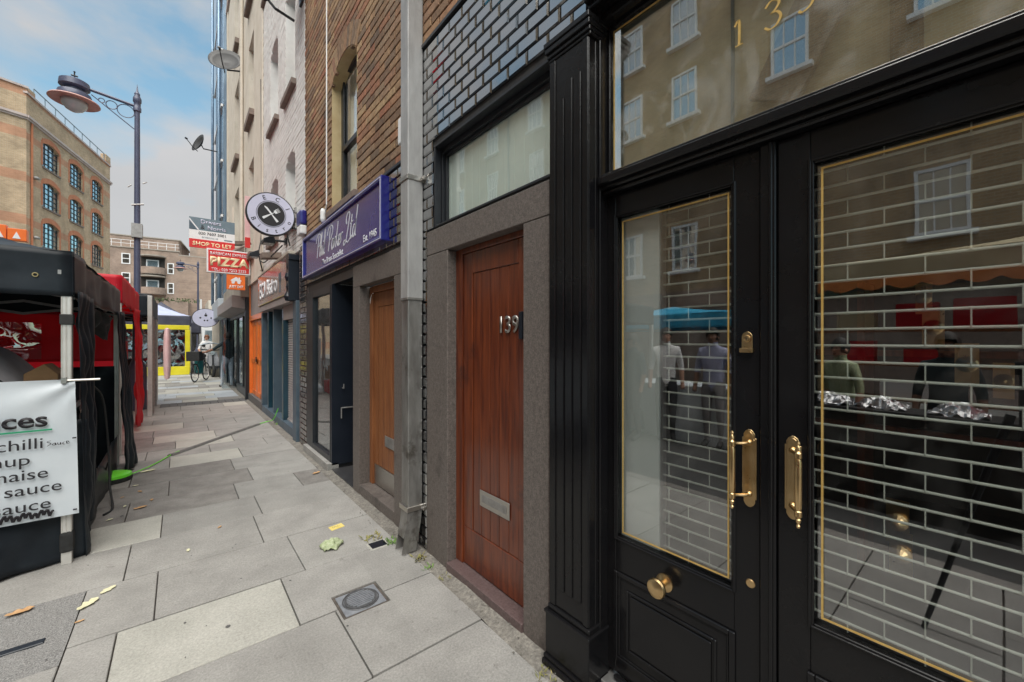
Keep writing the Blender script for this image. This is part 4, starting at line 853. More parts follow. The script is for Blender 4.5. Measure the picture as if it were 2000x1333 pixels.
# round bistro sign
t = thing('round_sign', 'large round lilac-white hanging sign with crossed knife and fork', 'hanging sign', (1.03, 6.75, 3.35))
cx, cy, cz, rr = 1.025, 6.75, 3.33, .305
MB().lathe([(0,0),(rr,0),(rr+.006,.01),(rr+.006,.07),(rr,.08),(0,.08)], (cx, cy+.04, cz), (0,-1,0), 48).build('sign_drum', 'black_matt', t, smooth='auto')
MB().lathe([(0,0),(rr-.012,0),(rr-.012,.003),(0,.003)], (cx, cy-.0405, cz), (0,-1,0), 48).build('sign_face', 'lilac', t)
MB().lathe([(0,0),(.172,0),(.172,.003),(0,.003)], (cx, cy-.0438, cz), (0,-1,0), 40).build('dark_disc', 'black_print', t)
MB().torus((cx, cy-.045, cz), (0,1,0), .185, .0028, 40, 5).build('ring', 'black_print', t)
for s_, a0, a1 in (('EC1', 112, 28), ('Bistro', 205, 338)):
    for i, ch in enumerate(s_):
        a = R(a0+(a1-a0)*i/(len(s_)-1)); d = Vector((math.cos(a), 0, math.sin(a)))
        up = d if s_ == 'EC1' else -d; rt = Vector((up.z, 0, -up.x)); o = Vector((cx, cy-.0436, cz))+d*(.208 if s_ == 'EC1' else .268)
        text('letter', ch, 'black_print', t, o, rt, up, .085, align='CENTER', bold=.004)
def knife(b, c, ang, fork=False):
    d = Vector((math.cos(ang), 0, math.sin(ang))); n_ = Vector((-d.z, 0, d.x)); c = Vector(c)
    def pr(pts): b.prism([c+d*p+n_*q for p, q in pts], (0,-.004,0))
    pr([(-.13,-.014),(-.12,-.017),(-.02,-.007),(-.02,.007),(-.12,.017),(-.13,.014)])
    if fork:
        pr([(-.02,-.005),(.05,-.005),(.05,.005),(-.02,.005)]); pr([(.05,-.022),(.08,-.026),(.08,.026),(.05,.022)])
        for k in range(4): pr([(.08,-.026+k*.0155),(.125,-.025+k*.0155),(.125,-.019+k*.0155),(.08,-.0185+k*.0155)])
    else: pr([(-.02,-.006),(.0,-.014),(.1,-.014),(.135,.004),(.12,.012),(-.02,.006)])
b = MB(); knife(b, (cx, cy-.0468, cz), R(128)); b.build('knife', 'white_print', t); b = MB(); knife(b, (cx, cy-.0473, cz), R(35), True); b.build('fork', 'white_print', t)
for dz, s_ in ((.12, .27), (-.12, .27)): MB().tube([(cx+s_, cy, cz+dz), (1.36, cy, cz+dz+.01)], .01).box(1.335, 1.36, cy-.03, cy+.03, cz+dz-.03, cz+dz+.05).build('sign_arm', 'steel_dull', t)

# ============================================================ cream rendered house with the pizza shop
CR = thing('cream_rendered_house', 'tall cream rendered house with narrow window recesses and satellite dishes', 'building', (1.36, 13, 0))
cw = []
for z0, z1 in ((3.3, 4.9), (5.95+.0, 7.6), (8.9, 10.6), (11.9, 13.4)):
    cw.append((11.25, 12.1, z0-.45 if z0 < 5 else z0-.0, z1))
for z0, z1 in ((3.7, 5.3), (6.75, 8.5), (9.9, 11.6), (12.9, 14.3)): cw.append((14.3, 15.4, z0, z1))
cw = [(11.25,12.15,3.6,5.9),(11.25,12.15,6.95,8.9),(11.25,12.15,9.85,11.7),(14.35,15.5,4.0,6.1),(14.35,15.5,7.0,9.3),(14.35,15.5,10.4,12.6)]
wall('wall', 'cream', CR, WXF, WXF+.25, 9.85, 17.9, 2.9, 15.5, cw)
for i, (a, b_, c, d) in enumerate(cw):
    w = MB(); ringframe(w, WXF+.19, WXF+.24, a, b_, c, d, .06); w.box(WXF+.2, WXF+.235, a, b_, (c+d)/2-.02, (c+d)/2+.03); w = w.build('window_frame', 'white', CR)
    box('pane', 'glass_dark', w, WXF+.215, WXF+.22, a+.06, b_-.06, c+.06, d-.06); box('blind', 'curtain', w, WXF+.245, WXF+.248, a, b_, c, d)
    MB().prism([(WXF+.0, a-.08, c-.14), (WXF+.0, b_+.08, c-.14), (WXF+.0, b_+.08, c-.002), (WXF+.0, a-.08, c-.002)], (-.1,0,0)).build('window_sill', 'sill', CR)
    MB().prism([(WXF+.001, a, d), (WXF+.19, a, d), (WXF+.19, b_, d), (WXF+.001, b_, d)], (0,0,-.03)).build('window_head', 'cream', CR)
for yy in (9.87, 13.3, 17.7): MB().box(WXF-.03, WXF+.0, yy-.05, yy+.22, 3.0, 15.5).build('render_pier', 'cream', CR, .01)
MB().box(WXF-.06, WXF+.25, 9.85, 17.9, 13.3, 13.45).build('string_course', 'coping', CR, .01)
MB().tube([(WXF-.05, 13.15, 15), (WXF-.05, 13.15, 3)], .035).build('downpipe', 'cream', CR)
MB().box(WXF, 6, 9.86, 17.9, 15.5, 15.6).box(WXF+.25, 6, 9.86, 10.1, 2.9, 15.5).build('roof_slab', 'sill', CR)
# pizza shop front and orange doors
PZ = thing('takeaway_shopfront', 'takeaway shopfront with black framed glazing under a grey shutter housing', 'shopfront', (1.4, 14.5, 0))
box('fascia_board', 'concrete', PZ, 1.2, 1.4, 12.3, 17.4, 2.62, 3.15, .01)
MB().prism([(1.02, 12.35, 2.36), (1.40, 12.35, 2.30), (1.40, 12.35, 2.66), (1.02, 12.35, 2.66)], (0, 5.0, 0)).build('shutter_housing', 'mauve', PZ, .01)
b = MB()
for yy in (12.45, 13.6, 15.0, 16.2, 17.1): b.box(1.38, 1.46, yy, yy+.1, 0, 2.35)
b.box(1.38, 1.46, 12.45, 17.2, 2.2, 2.35); b.box(1.36, 1.46, 12.45, 15.0, 0, .22); b.build('shop_frame', 'black_matt', PZ, .004)
for a, c in ((12.55, 13.6), (13.7, 15.0), (16.3, 17.1)): box('pane', 'glass_dark', PZ, 1.41, 1.42, a, c, .22, 2.2)
box('open_door', 'glass_dark', PZ, 1.0, 1.42, 15.12, 15.15, .05, 2.15)
b = MB(); b.box(3.2, 3.3, 12.3, 17.6, 0, 3); b.box(1.46, 3.2, 17.25, 17.3, 0, 3); b.box(1.46, 3.2, 12.4, 12.44, 0, 3); b.build('inner_wall', 'dark', PZ)
box('post', 'black_matt', PZ, 1.30, 1.38, 12.25, 12.4, 0, 2.62, .005)
box('wall_above_door', 'mauve', PZ, 1.40, 1.5, 10.1, 12.25, 2.0, 2.95)
OD = thing('orange_double_door', 'orange painted panelled double door between the bistro and the takeaway', 'door', (1.42, 11.2, 0))
for y0, y1 in ((10.2, 11.15), (11.2, 12.2)):
    lf = box('door_leaf', 'orange_wood', OD, 1.44, 1.48, y0, y1, .18, 2.0)
    q = MB(); ringframe(q, 1.425, 1.441, y0, y1, .18, 2.0, .12); q.box(1.425, 1.441, y0, y1, .95, 1.07); q.box(1.425, 1.441, (y0+y1)/2-.04, (y0+y1)/2+.04, .18, 2.0); q.build('door_rails', 'orange_wood', lf, .004)
    MB().box(1.405, 1.426, y0+.1, y0+.16, 1.0, 1.12).build('lock', 'black_matt', lf, .003)
MB().box(1.38, 1.5, 12.13, 12.25, 0, 2.9).build('door_post', 'orange_wood', OD, .006); MB().box(1.38, 1.5, 10.12, 10.2, 0, 2.0).build('door_post', 'orange_wood', OD, .006); MB().box(1.38, 1.5, 10.2, 12.13, 2.0, 2.12).build('door_head', 'orange_wood', OD, .006)
MB().box(1.36, 1.5, 10.12, 12.25, 0, .18).build('door_step', 'kerb', OD, .01)
# projecting signs
def board(name, label, cat, x0, x1, z0, z1, y, fm, face, th=.10, fr=.03):
    t = thing(name, label, cat, ((x0+x1)/2, y, z0)); box('sign_box', fm, t, x0, x1, y, y+th, z0, z1, .006)
    f = MB().box(x0+fr, x1-fr, y-.004, y+.001, z0+fr, z1-fr).build('sign_face', face, t); return t
t = board('projecting_sign', 'red projecting sign with cream capital letters in a white frame', 'projecting sign', .49, 1.345, 3.10, 3.655, 11.7, 'white', 'red_sign')
text('lettering', 'BARRICAN EXPRESS'.replace('BARRI', 'BARBI'), 'white_print', t, (.92, 11.694, 3.515), (1,0,0), (0,0,1), .097, sx=.86, align='CENTER', bold=.012)
text('lettering', 'PIZZA', 'cream_print', t, (.92, 11.694, 3.27), (1,0,0), (0,0,1), .28, sx=.98, align='CENTER', bold=.045)
text('lettering', 'TEL.: 020 7253 3333', 'white_print', t, (.92, 11.694, 3.145), (1,0,0), (0,0,1), .092, sx=.88, align='CENTER', bold=.012)
MB().tube([(1.0, 11.75, 3.655), (1.36, 11.75, 3.9)], .03).build('bracket', 'sill', t)
t = board('orange_sign', 'small square orange sign with white house mark below the red sign', 'projecting sign', .87, 1.24, 2.735, 3.095, 11.72, 'orange_sign', 'orange_sign', fr=.002)
text('lettering', 'JUST EAT', 'white_print', t, (1.055, 11.714, 2.775), (1,0,0), (0,0,1), .085, sx=.78, shear=.2, align='CENTER', bold=.03)
b = MB(); hx, hz = 1.055, 2.875
b.prism([(hx-.115, 11.714, hz+.075), (hx, 11.714, hz+.165), (hx+.05, 11.714, hz+.125), (hx+.05, 11.714, hz+.155), (hx+.08, 11.714, hz+.155), (hx+.08, 11.714, hz+.1), (hx+.115, 11.714, hz+.075), (hx+.09, 11.714, hz+.06), (hx+.085, 11.714, hz), (hx+.035, 11.714, hz), (hx+.02, 11.714, hz+.06), (hx-.02, 11.714, hz+.06), (hx-.035, 11.714, hz), (hx-.085, 11.714, hz), (hx-.09, 11.714, hz+.06)], (0,-.003,0)); b.build('house_mark', 'white_print', t)
t = board('letting_board', 'slate, white and red estate agent letting board standing out from the cream house', 'letting board', .175, 1.04, 3.66, 4.36, 11.85, 'slate_sign', 'slate_sign', th=.02, fr=.0)
box('white_band', 'white', t, .175, 1.04, 11.842, 11.846, 3.86, 4.07); box('red_band', 'red_sign', t, .175, 1.04, 11.840, 11.846, 3.661, 3.86)
b = MB(); b.prism([(.18, 11.842, 4.33), (.36, 11.842, 4.08), (.33, 11.842, 4.08), (.18, 11.842, 4.29)], (0,-.003,0)); b.build('corner_flash', 'white_print', t); b = MB().prism([(.18, 11.8425, 4.27), (.31, 11.8425, 4.08), (.18, 11.8425, 4.08)], (0,-.0015,0)); b.build('corner_triangle', 'teal_grey', t)
text('lettering', 'Drivers', 'lilac', t, (.38, 11.843, 4.235), (1,0,0), (0,0,1), .13, sx=1.0, bold=.008)
text('lettering', '&', 'black_print', t, (.38, 11.843, 4.105), (1,0,0), (0,0,1), .13); text('lettering', 'Norris', 'lilac', t, (.51, 11.843, 4.105), (1,0,0), (0,0,1), .13, bold=.008)
text('lettering', '020 7607 5001', 'black_print', t, (.61, 11.840, 3.975), (1,0,0), (0,0,1), .088, align='CENTER', bold=.01); text('lettering', 'drivers.co.uk', 'slate_sign', t, (.40, 11.840, 3.90), (1,0,0), (0,0,1), .06)
box('small_logo', 'slate_sign', t, .83, .99, 11.839, 11.842, 3.89, 3.915)
text('lettering', 'SHOP TO LET', 'cream_print', t, (.61, 11.838, 3.715), (1,0,0), (0,0,1), .125, sx=.98, align='CENTER', bold=.03)
MB().box(.99, 1.03, 11.87, 11.9, 3.3, 4.75).box(1.03, 1.36, 11.87, 11.9, 3.5, 3.54).build('post', 'cream', t)
t = thing('narrow_sign', 'narrow upright pink and red sign board against the cream house', 'sign', (1.3, 11, 3.4))
MB().box(1.22, 1.33, 11.6, 11.65, 3.75, 5.0).build('board', 'pink', t, .004); MB().box(1.22, 1.33, 11.59, 11.599, 3.75, 4.0).build('red_print', 'red_sign', t)
# bracket timbers and wires over fascia
for i, (yy, zz) in enumerate(((12.7, 4.05), (13.2, 3.95), (8.0, 2.96))):
    q = MB(); q.obox((1.22, yy, zz), (.15,0,.02), (0,.12,0), (0,0,.045)); tag(q.build('wall_bracket', 'sill'), ['brown bracket on the cream wall, nearest the round sign', 'brown bracket on the cream wall just left of the round sign', 'low brown bracket above the bistro fascia'][i], 'bracket', 'brackets above the shop fascias')
q = MB().tube(spline([(1.34, 9.8, 2.95), (1.26, 9.7, 3.3), (1.33, 9.9, 3.7), (1.34, 9.9, 4.6), (1.33, 9.92, 7)]), .012)
q.tube(spline([(1.25, 7.2, 3.0), (1.2, 8, 2.93), (1.25, 9, 3.0), (1.3, 9.9, 3.2)]), .01); q.tube(spline([(1.3, 6.9, 2.95), (1.28, 7.0, 3.2), (1.33, 6.6, 3.15), (1.33, 6.3, 3.0)]), .01)
tag(q.build('loose_cables', 'rubber'), 'loose dark cables strung along the wall above the bistro fascia', 'cables')
# satellite dishes
def dish(label, x, y, z, rr, ax):
    t = thing('satellite_dish', label, 'satellite dish', (x, y, z), 'satellite dishes'); ax = Vector(ax).normalized(); c = Vector((x, y, z))
    MB().lathe([(0,-.10*rr/.3),(rr*.4,-.085*rr/.3),(rr*.75,-.045*rr/.3),(rr,0),(rr,.008),(rr*.75,-.035*rr/.3),(rr*.4,-.073*rr/.3),(0,-.09*rr/.3)], c, ax, 28).build('reflector', 'dish', t, smooth=True)
    e = c+ax*rr*1.1+Vector((0,0,-.35*rr)); MB().tube([c-Vector((0,0,rr))*.95, c+ax*rr*.5-Vector((0,0,rr*.8)), e], .014).build('feed_arm', 'black_matt', t)
    MB().lathe([(0,-.04),(.03,-.04),(.035,.04),(0,.04)], e, -ax, 10).build('receiver', 'black_matt', t)
    MB().tube([c-ax*.1*rr/.3, c-ax*.2-Vector((0,0,.1)), (1.36, y+.05, z-.15)], .022).box(1.33, 1.36, y-.03, y+.13, z-.25, z-.05).build('wall_mount', 'black_matt', t)
dish('grey satellite dish on the cream house, high up in the middle of the photo', .98, 13.7, 9.3, .40, (-.3, -.75, .35))
dish('smaller satellite dish lower down at the edge of the blue steel cladding', .55, 19.6, 9.1, .36, (-.85, -.35, .3))
dish('dark satellite dish cut off by the top of the photo above the brown brick house', 1.0, 6.3, 6.55, .33, (-.35, -.5, .6))
MB_ = MB().tube([(1.36, 6.9, 6.4), (1.1, 6.85, 6.42), (1.0, 6.9, 6.55)], .02).lathe([(0,0),(.04,0),(.05,.06),(0,.07)], (1.0, 6.9, 6.52), (-.5,-.3,.4), 10); tag(MB_.build('wall_aerial', 'black_matt'), 'short dark bracket arm beside the topmost dish', 'aerial bracket')

# ============================================================ blue steel clad house and things past it
BL = thing('steel_clad_building', 'tall narrow building clad in blue steel with tilted brick-coloured roof fins', 'building', (1.2, 20, 0))
b = MB()
for k in range(5): b.box(1.22-.035*(k % 2), 1.5, 17.95+k*.75, 18.65+k*.75, 3.0, 15.5-.0*k)
b.build('cladding_panel', 'steel_blue', BL, .01)
MB().tube([(1.12, 18.2, 15.5), (1.12, 18.2, 3)], .05).build('downpipe', 'steel_blue', BL); MB().tube([(1.1, 21.5, 16.5), (1.1, 21.5, 3)], .05).build('downpipe', 'steel_blue', BL)
for z in (4, 6, 8, 10, 12, 14): MB().box(1.16, 1.25, 17.95, 21.7, z, z+.08).build('rail', 'white', BL)
MB().prism([(1.36, 17.9, 15.0), (.75, 18.6, 16.6), (.8, 19.2, 16.4), (1.36, 19, 15.0)], (0,0,.1)).build('roof_fin', 'arch', BL); MB().prism([(1.36, 17.9, 16.4), (.65, 18.6, 17.9), (.75, 19.4, 17.6), (1.36, 19, 16.4)], (0,0,.1)).build('roof_fin', 'sill', BL)
MB().box(1.36, 6, 17.95, 21.7, 3.0, 17).build('wall', 'cream', BL)
b = MB()
for k in range(24): b.prism([(1.30, 17.5+k*.14, 0), (1.34, 17.57+k*.14, 0), (1.30, 17.64+k*.14, 0)], (0,0,2.6))
b.box(1.34, 1.5, 17.45, 21.3, 0, 2.7); b.build('corrugated_shutter', 'teal_grey', BL)
MB().box(1.05, 1.4, 17.45, 21, 2.35, 3.0).build('canopy_box', 'tower', BL, .02)
MB().box(1.1, 1.45, 21.35, 21.75, 0, 3).build('rendered_pier', 'cream', BL, .01)
FB = thing('far_terrace', 'grey rendered terrace continuing beyond the steel clad building', 'building', (1.5, 26, 0))
MB().box(1.75, 7, 21.8, 34, 0, 7).build('wall', 'concrete', FB)
for k in range(4):
    w = box('window', 'white', FB, 1.70, 1.76, 22.8+k*2.9, 24.0+k*2.9, 3.8, 5.4, .01); box('pane', 'glass_dark', w, 1.69, 1.699, 22.9+k*2.9, 23.9+k*2.9, 3.9, 5.3)
t = thing('oval_sign', 'oval lilac-white hanging sign with small dark marks, far down the pavement', 'hanging sign', (.95, 20.0, 2.4))
t2 = (.81, 20.0, 2.41)
b = MB(); P = [(t2[0]+.44*math.cos(2*PI*k/36), 20.0, t2[2]+.37*math.sin(2*PI*k/36)) for k in range(36)]; b.prism(P, (0,.08,0)); b.build('sign_board', 'black_matt', t)
b = MB(); b.prism([(t2[0]+(p[0]-t2[0])*.95, 19.998, t2[2]+(p[2]-t2[2])*.95) for p in P], (0,-.004,0)); b.build('sign_face', 'lilac', t)
b = MB()
for dx, dz, r_ in ((0,.10,.05),(-.17,0,.035),(.17,0,.03),(-.04,-.10,.03),(.05,-.10,.03),(0,.18,.02)): b.lathe([(0,0),(r_,0),(r_,.003),(0,.003)], (t2[0]+dx, 19.993, t2[2]+dz), (0,-1,0), 8)
b.build('sign_mark', 'black_print', t); MB().tube([(1.2, 20.03, 2.45), (1.36, 20.03, 2.45)], .02).build('sign_arm', 'black_matt', t)

# ============================================================ warehouse across the street
hd = R(12.6); CRN = Vector((-9.25, 48.66, 0)); dM = Vector((math.sin(hd), math.cos(hd), 0)); nM = Vector((math.cos(hd), -math.sin(hd), 0)) # street face
dL = Vector((-math.sin(R(69)), -math.cos(R(69)), 0)); nL = Vector((math.cos(R(69)), -math.sin(R(69)), 0))
WA = thing('brick_warehouse', 'tall yellow brick warehouse with arched metal windows and orange brick arches', 'building', CRN)
def wq(b, o, d, nn, s0, s1, z0, z1, t0, t1):   # block along a wall: s along d, t outward along nn
    c = o+d*((s0+s1)/2)+nn*((t0+t1)/2); c.z = (z0+z1)/2; b.obox(c, d*((s1-s0)/2), nn*((t1-t0)/2), (0,0,(z1-z0)/2)); return b
ww = [(2.2, 4.7), (6.5, 8.9), (10.8, 13.1)]; zr = [16.05, 12.7, 9.35, 6.0, 2.65]
b = MB(); prev = 0
for a, c in ww+[(15.07, 15.07)]:
    wq(b, CRN, dM, nM, prev, a, -.1, 20.9, -.4, 0)
    if c > a:
        zz = -.1
        for z in sorted(zr)+[None]:
            wq(b, CRN, dM, nM, a, c, zz, z if z is not None else 20.9, -.4, 0)
            if z is not None: zz = z+2.2
    prev = c
b.build('wall', 'stock', WA)
b = MB(); wq(b, CRN, dM, nM, 0, 15.07, -.1, 20.5, -8, -1.2); b.build('core', 'dark', WA)
b = MB(); wq(b, CRN, dL, nL, 0.0, 16, -.1, 21.3, -.4, 0); b.build('side_wall', 'stock_side', WA)
for (o, d, nn, L_) in ((CRN, dM, nM, 15.07), (CRN, dL, nL, 16)):
    b = MB(); wq(b, o, d, nn, -.15 if d is dM else .0, L_, 19.0, 19.18, 0.002, .22); wq(b, o, d, nn, -.1 if d is dM else 0, L_, 18.86, 19.0, 0.002, .12); b.build('string_course', 'coping', WA)
    b = MB(); wq(b, o, d, nn, -.1, L_, 20.9 if d is dM else 21.3, 21.05 if d is dM else 21.45, -.5, .1); b.build('coping', 'coping', WA)
b = MB(); wq(b, CRN, dM, nM, -.02, 1.1, 20.9, 21.45, -.4, .03); wq(b, CRN, dM, nM, 13.9, 15.1, 20.9, 21.9, -.4, .03); b.build('parapet_pier', 'stock', WA)
b = MB(); b.tube([CRN+dM*1.2+nM*-.1+Vector((0,0,21.9)), CRN+dM*13.9+nM*-.1+Vector((0,0,21.9))], .04)
for k in range(9): b.tube([CRN+dM*(1.2+k*1.58)+nM*-.1+Vector((0,0,21.0)), CRN+dM*(1.2+k*1.58)+nM*-.1+Vector((0,0,21.9))], .03)
b.build('roof_rail', 'slate_sign', WA)
b = MB(); b.tube([CRN+dM*.55+nM*.08+Vector((0,0,18.8)), CRN+dM*.55+nM*.08], .07); b.build('downpipe', 'arch', WA)
first = None
for wi, (a, c) in enumerate(ww):
    for z in zr:
        g = MB(); mid = (a+c)/2; hw = (c-a)/2; z1 = z+2.2; ri = .32; Rr = (hw*hw+ri*ri)/(2*ri)
        def az(s_): return z1+math.sqrt(max(0, Rr*Rr-(s_-mid)**2))-Rr+.0
        sc = 10
        for i in range(sc):   # spandrel brick under arch and arch ring
            s0, s1 = a+(c-a)*i/sc, a+(c-a)*(i+1)/sc; q = []
            A0, A1 = az(s0), az(s1); P4 = [CRN+dM*s0+Vector((0,0,A0)), CRN+dM*s1+Vector((0,0,A1)), CRN+dM*s1+Vector((0,0,z1+.001)), CRN+dM*s0+Vector((0,0,z1+.001))]
            g.prism([p-nM*.01 for p in P4], nM*-.38)
        w = g.build('arch_spandrel', 'stock', WA)
        g = MB()
        for i in range(sc):
            s0, s1 = a-.1+(c-a+.2)*i/sc, a-.1+(c-a+.2)*(i+1)/sc
            A0, A1 = az(min(max(s0,a),c)), az(min(max(s1,a),c)); g.prism([CRN+dM*s0+nM*.004+Vector((0,0,A0)), CRN+dM*s1+nM*.004+Vector((0,0,A1)), CRN+dM*s1+nM*.004+Vector((0,0,A1+.42)), CRN+dM*s0+nM*.004+Vector((0,0,A0+.42))], nM*.03)
        for s0, s1 in ((a-.26, a-.01), (c+.01, c+.26)): wq(g, CRN, dM, nM, s0, s1, z+.1, z1-.1, .003, .02)
        g.build('brick_arch', 'arch', w)
        g = MB(); wq(g, CRN, dM, nM, a-.1, c+.1, z-.14, z, -.3, .09); g.build('sill', 'sill', w)
        g = MB()
        for k in range(5): s_ = a+(c-a)*k/4; wq(g, CRN, dM, nM, s_-.028, s_+.028, z, z1+.2, -.16, -.12)
        for k in range(6): zz = z+.03+k*.42; wq(g, CRN, dM, nM, a, c, zz-.025, zz+.025, -.165, -.115)
        g.build('window_bars', 'black_matt', w)
        g = MB(); wq(g, CRN, dM, nM, a, c, z, z1+.3, -.18, -.17); g.build('pane', 'glass_sky', w)
        g = MB(); wq(g, CRN, dM, nM, a, c, z+.02, z1, -.22, -.21); g.build('blind', 'curtain', w)
for k, (s_, z) in enumerate(((1.9, 14.0), (1.2, 9.2), (3.4, 14.6), (3.4,9.8))):
    p = CRN+(dL if k < 2 else dM)*(s_ if k < 2 else .9)+(nL if k < 2 else nM)*.15; p.z = z
    MB().lathe([(0,-.1),(.22,-.08),(.25,.0),(.15,.12),(0,.14)], p, (0,0,1), 12).build('wall_lamp', 'steel_dull', WA)
t = thing('orange_box_sign', 'orange box sign with white arrow marks showing above the black gazebo roof', 'sign', (-4.9, 23.3, 0))
MB().box(-5.5, -4.85, 23.0, 23.25, 5.22, 5.72).box(-4.82, -4.36, 22.97, 23.25, 5.18, 5.62).build('sign_panel', 'orange_sign', t, .02)
for xx in (-5.0, -4.6): MB().prism([(xx-.1, 22.965, 5.25), (xx+.1, 22.965, 5.25), (xx, 22.965, 5.5)], (0,-.01,0)).build('arrow_mark', 'white_print', t)
MB().tube([(-4.9, 23.35, -.1), (-4.9, 23.35, 5.6)], .07).build('post', 'steel_dull', t)

# ============================================================ brown estate at the end of the street
ES = thing('brick_estate', 'stepped brown brick apartment estate with balconies closing the end of the street', 'building', (0, 83, 0))
E0 = Vector((-14, 84.9, 0)); dA = Vector((.99, -.139, 0)).normalized(); nA = Vector((-.139, -.99, 0)).normalized(); E1 = Vector((0, 82.9, 0)); hb = R(7.1); dB = Vector((math.sin(hb), math.cos(hb), 0)); nB = Vector((-math.cos(hb), math.sin(hb), 0))
LA = (E1-E0).length
b = MB(); wq(b, E0, dA, nA, -10, LA, 5.1, 15.6, -12, 0); wq(b, E0, dA, nA, -10, LA-.3, 15.6, 17.6, -12, -1.4); b.build('front_block', 'estate', ES)
b = MB(); wq(b, E1, dB, nB, 0.01, 54, 5.1, 15.0, -9, 0); wq(b, E1, dB, nB, 4, 54, 15, 17.6, -9, -.9); b.build('side_block', 'estate_side', ES)
b = MB(); wq(b, E0, dA, nA, -10, LA+1.4, 4.9, 7.6, .01, 2.4); b.build('podium', 'estate', ES); b = MB(); wq(b, E1, dB, nB, -2.2, 30, 4.9, 7.6, .01, 1.4); b.build('podium', 'estate_side', ES)
b = MB(); wq(b, E1, dB, nB, 30, 54, 4.9, 6.4, .01, .8); b.build('podium', 'estate_side', ES)
b = MB(); wq(b, E0, dA, nA, -10, LA+.1, 15.55, 15.7, .001, .12); wq(b, E0, dA, nA, -10, LA, 17.6, 17.75, -12, -1.3); wq(b, E1, dB, nB, 4, 54, 17.6, 17.75, -9, -.8); wq(b, E1, dB, nB, 0, 54, 15.0, 15.15, -9, .1); b.build('coping', 'concrete', ES)
b = MB()
for k in range(14):
    p = E0+dA*(k*1.05)+nA*.0; b.tube([p+Vector((0,0,15.7)), p+Vector((0,0,16.7))], .035, 5)
for z in (16.2, 16.7): b.tube([E0+Vector((0,0,z)), E1+Vector((0,0,z))], .03, 5)
b.build('roof_railing', 'white', ES)
def win(o, d, nn, s0, s1, z0, z1, bars=1):
    g = MB(); w_ = .13
    wq(g, o, d, nn, s0, s0+w_, z0, z1, .0, .06); wq(g, o, d, nn, s1-w_, s1, z0, z1, .0, .06); wq(g, o, d, nn, s0+w_, s1-w_, z0, z0+w_, .0, .06); wq(g, o, d, nn, s0+w_, s1-w_, z1-w_, z1, .0, .06); wq(g, o, d, nn, s0+w_, s1-w_, (z0+z1)/2-.05, (z0+z1)/2+.05, .0, .05)
    f = g.build('window', 'white', ES); g = MB(); wq(g, o, d, nn, s0+w_, s1-w_, z0+w_, z1-w_, .0, .02); g.build('pane', 'glass_dark', f)
for z in (13.1, 10.2, 7.7): win(E0, dA, nA, 7.4, 8.4, z, z+1.6)
for z in (12.0, 8.9): win(E0, dA, nA, 12.7, 13.5, z, z+1.7)
for z in (8.3, 11.3, 13.2):   # curved balcony bay
    pass
for z in (11.7, 8.6):
    b = MB(); n = 12; vs = []
    for k in range(n+1):
        q = PI*k/n; p = E0+dA*(11.0-1.55*math.cos(q))+nA*(1.4*math.sin(q)); vs.append(p)
    for k in range(n):
        b.prism([vs[k]+Vector((0,0,z)), vs[k+1]+Vector((0,0,z)), vs[k+1]+Vector((0,0,z+1.1)), vs[k]+Vector((0,0,z+1.1))], nA*-.15)
    bal = b.build('balcony', 'estate', ES)
    b = MB(); b.prism([p+Vector((0,0,z+.0)) for p in vs], (0,0,.12)); b.prism([p+Vector((0,0,z+2.75)) for p in vs], (0,0,.18)); b.build('balcony_slab', 'concrete', bal)
    b = MB(); wq(b, E0, dA, nA, 9.6, 12.4, z+.1, z+2.7, .002, .03); b.build('balcony_recess', 'dark', bal)
    g = MB(); wq(g, E0, dA, nA, 10.2, 11.7, z+.9, z+2.3, .031, .09); g.build('balcony_window', 'white', bal); g = MB(); wq(g, E0, dA, nA, 10.35, 11.55, z+1.05, z+2.15, .091, .10); g.build('pane', 'glass_dark', bal)
for z in (8.5, 11.5, 13.4):
    for s_ in (1.0, 3.0, 5.2): win(E1, dB, nB, s_, s_+.9, z, z+1.6)
for k in range(8):
    for z in (8.5, 11.3): win(E1, dB, nB, 9.5+k*5.4, 12.6+k*5.4, z, z+1.7)
    g = MB(); wq(g, E1, dB, nB, 10+k*5.4, 12.6+k*5.4, 15.4, 17.0, -.88, -.70); g.build('window', 'white', ES)
for k in range(6):
    for z in (7.75, 10.6, 13.2):
        if (k+int(z)) % 2: continue
        b = MB(); wq(b, E1, dB, nB, 7.5+k*7.5, 11.5+k*7.5, z, z+1.0, .002, 1.3); wq(b, E1, dB, nB, 7.5+k*7.5, 11.5+k*7.5, z+2.5, z+2.65, .002, 1.5); bal = b.build('balcony', 'estate_side', ES)
        b = MB()
        for j in range(110):
            p = E1+dB*(7.5+k*7.5+rnd.random()*4)+nB*(1.2+rnd.random()*.4); p.z = z+1.0+rnd.uniform(-.3,.3); v1 = Vector([rnd.uniform(-.2,.2) for _ in range(3)]); v2 = Vector([rnd.uniform(-.2,.2) for _ in range(3)]); b.add([p, p+v1, p+v2], [(0,1,2)])
        b.build('balcony_plants', 'plant', bal)
b = MB()
for j in range(300):
    p = E0+dA*(9+rnd.random()*8)+nA*(2.0+rnd.random()*.6); p.z = 7.7+rnd.uniform(-.25,.3); v1 = Vector([rnd.uniform(-.25,.25) for _ in range(3)]); v2 = Vector([rnd.uniform(-.25,.25) for _ in range(3)]); b.add([p, p+v1, p+v2], [(0,1,2)])
b.build('podium_plants', 'plant', ES)
b = MB(); wq(b, E0, dA, nA, -10, LA, -.1, 5.1, -12, -2); wq(b, E1, dB, nB, -1, 54, -.1, 5.1, -9, -1.5); b.build('ground_floor_glazing', 'glass_dark', ES); b = MB(); wq(b, E0, dA, nA, -10, LA, -.1, 5.0, -12, -2.2); wq(b, E1, dB, nB, -1, 54, -.1, 5.0, -9, -1.7); b.build('ground_floor_interior', 'dark', ES)
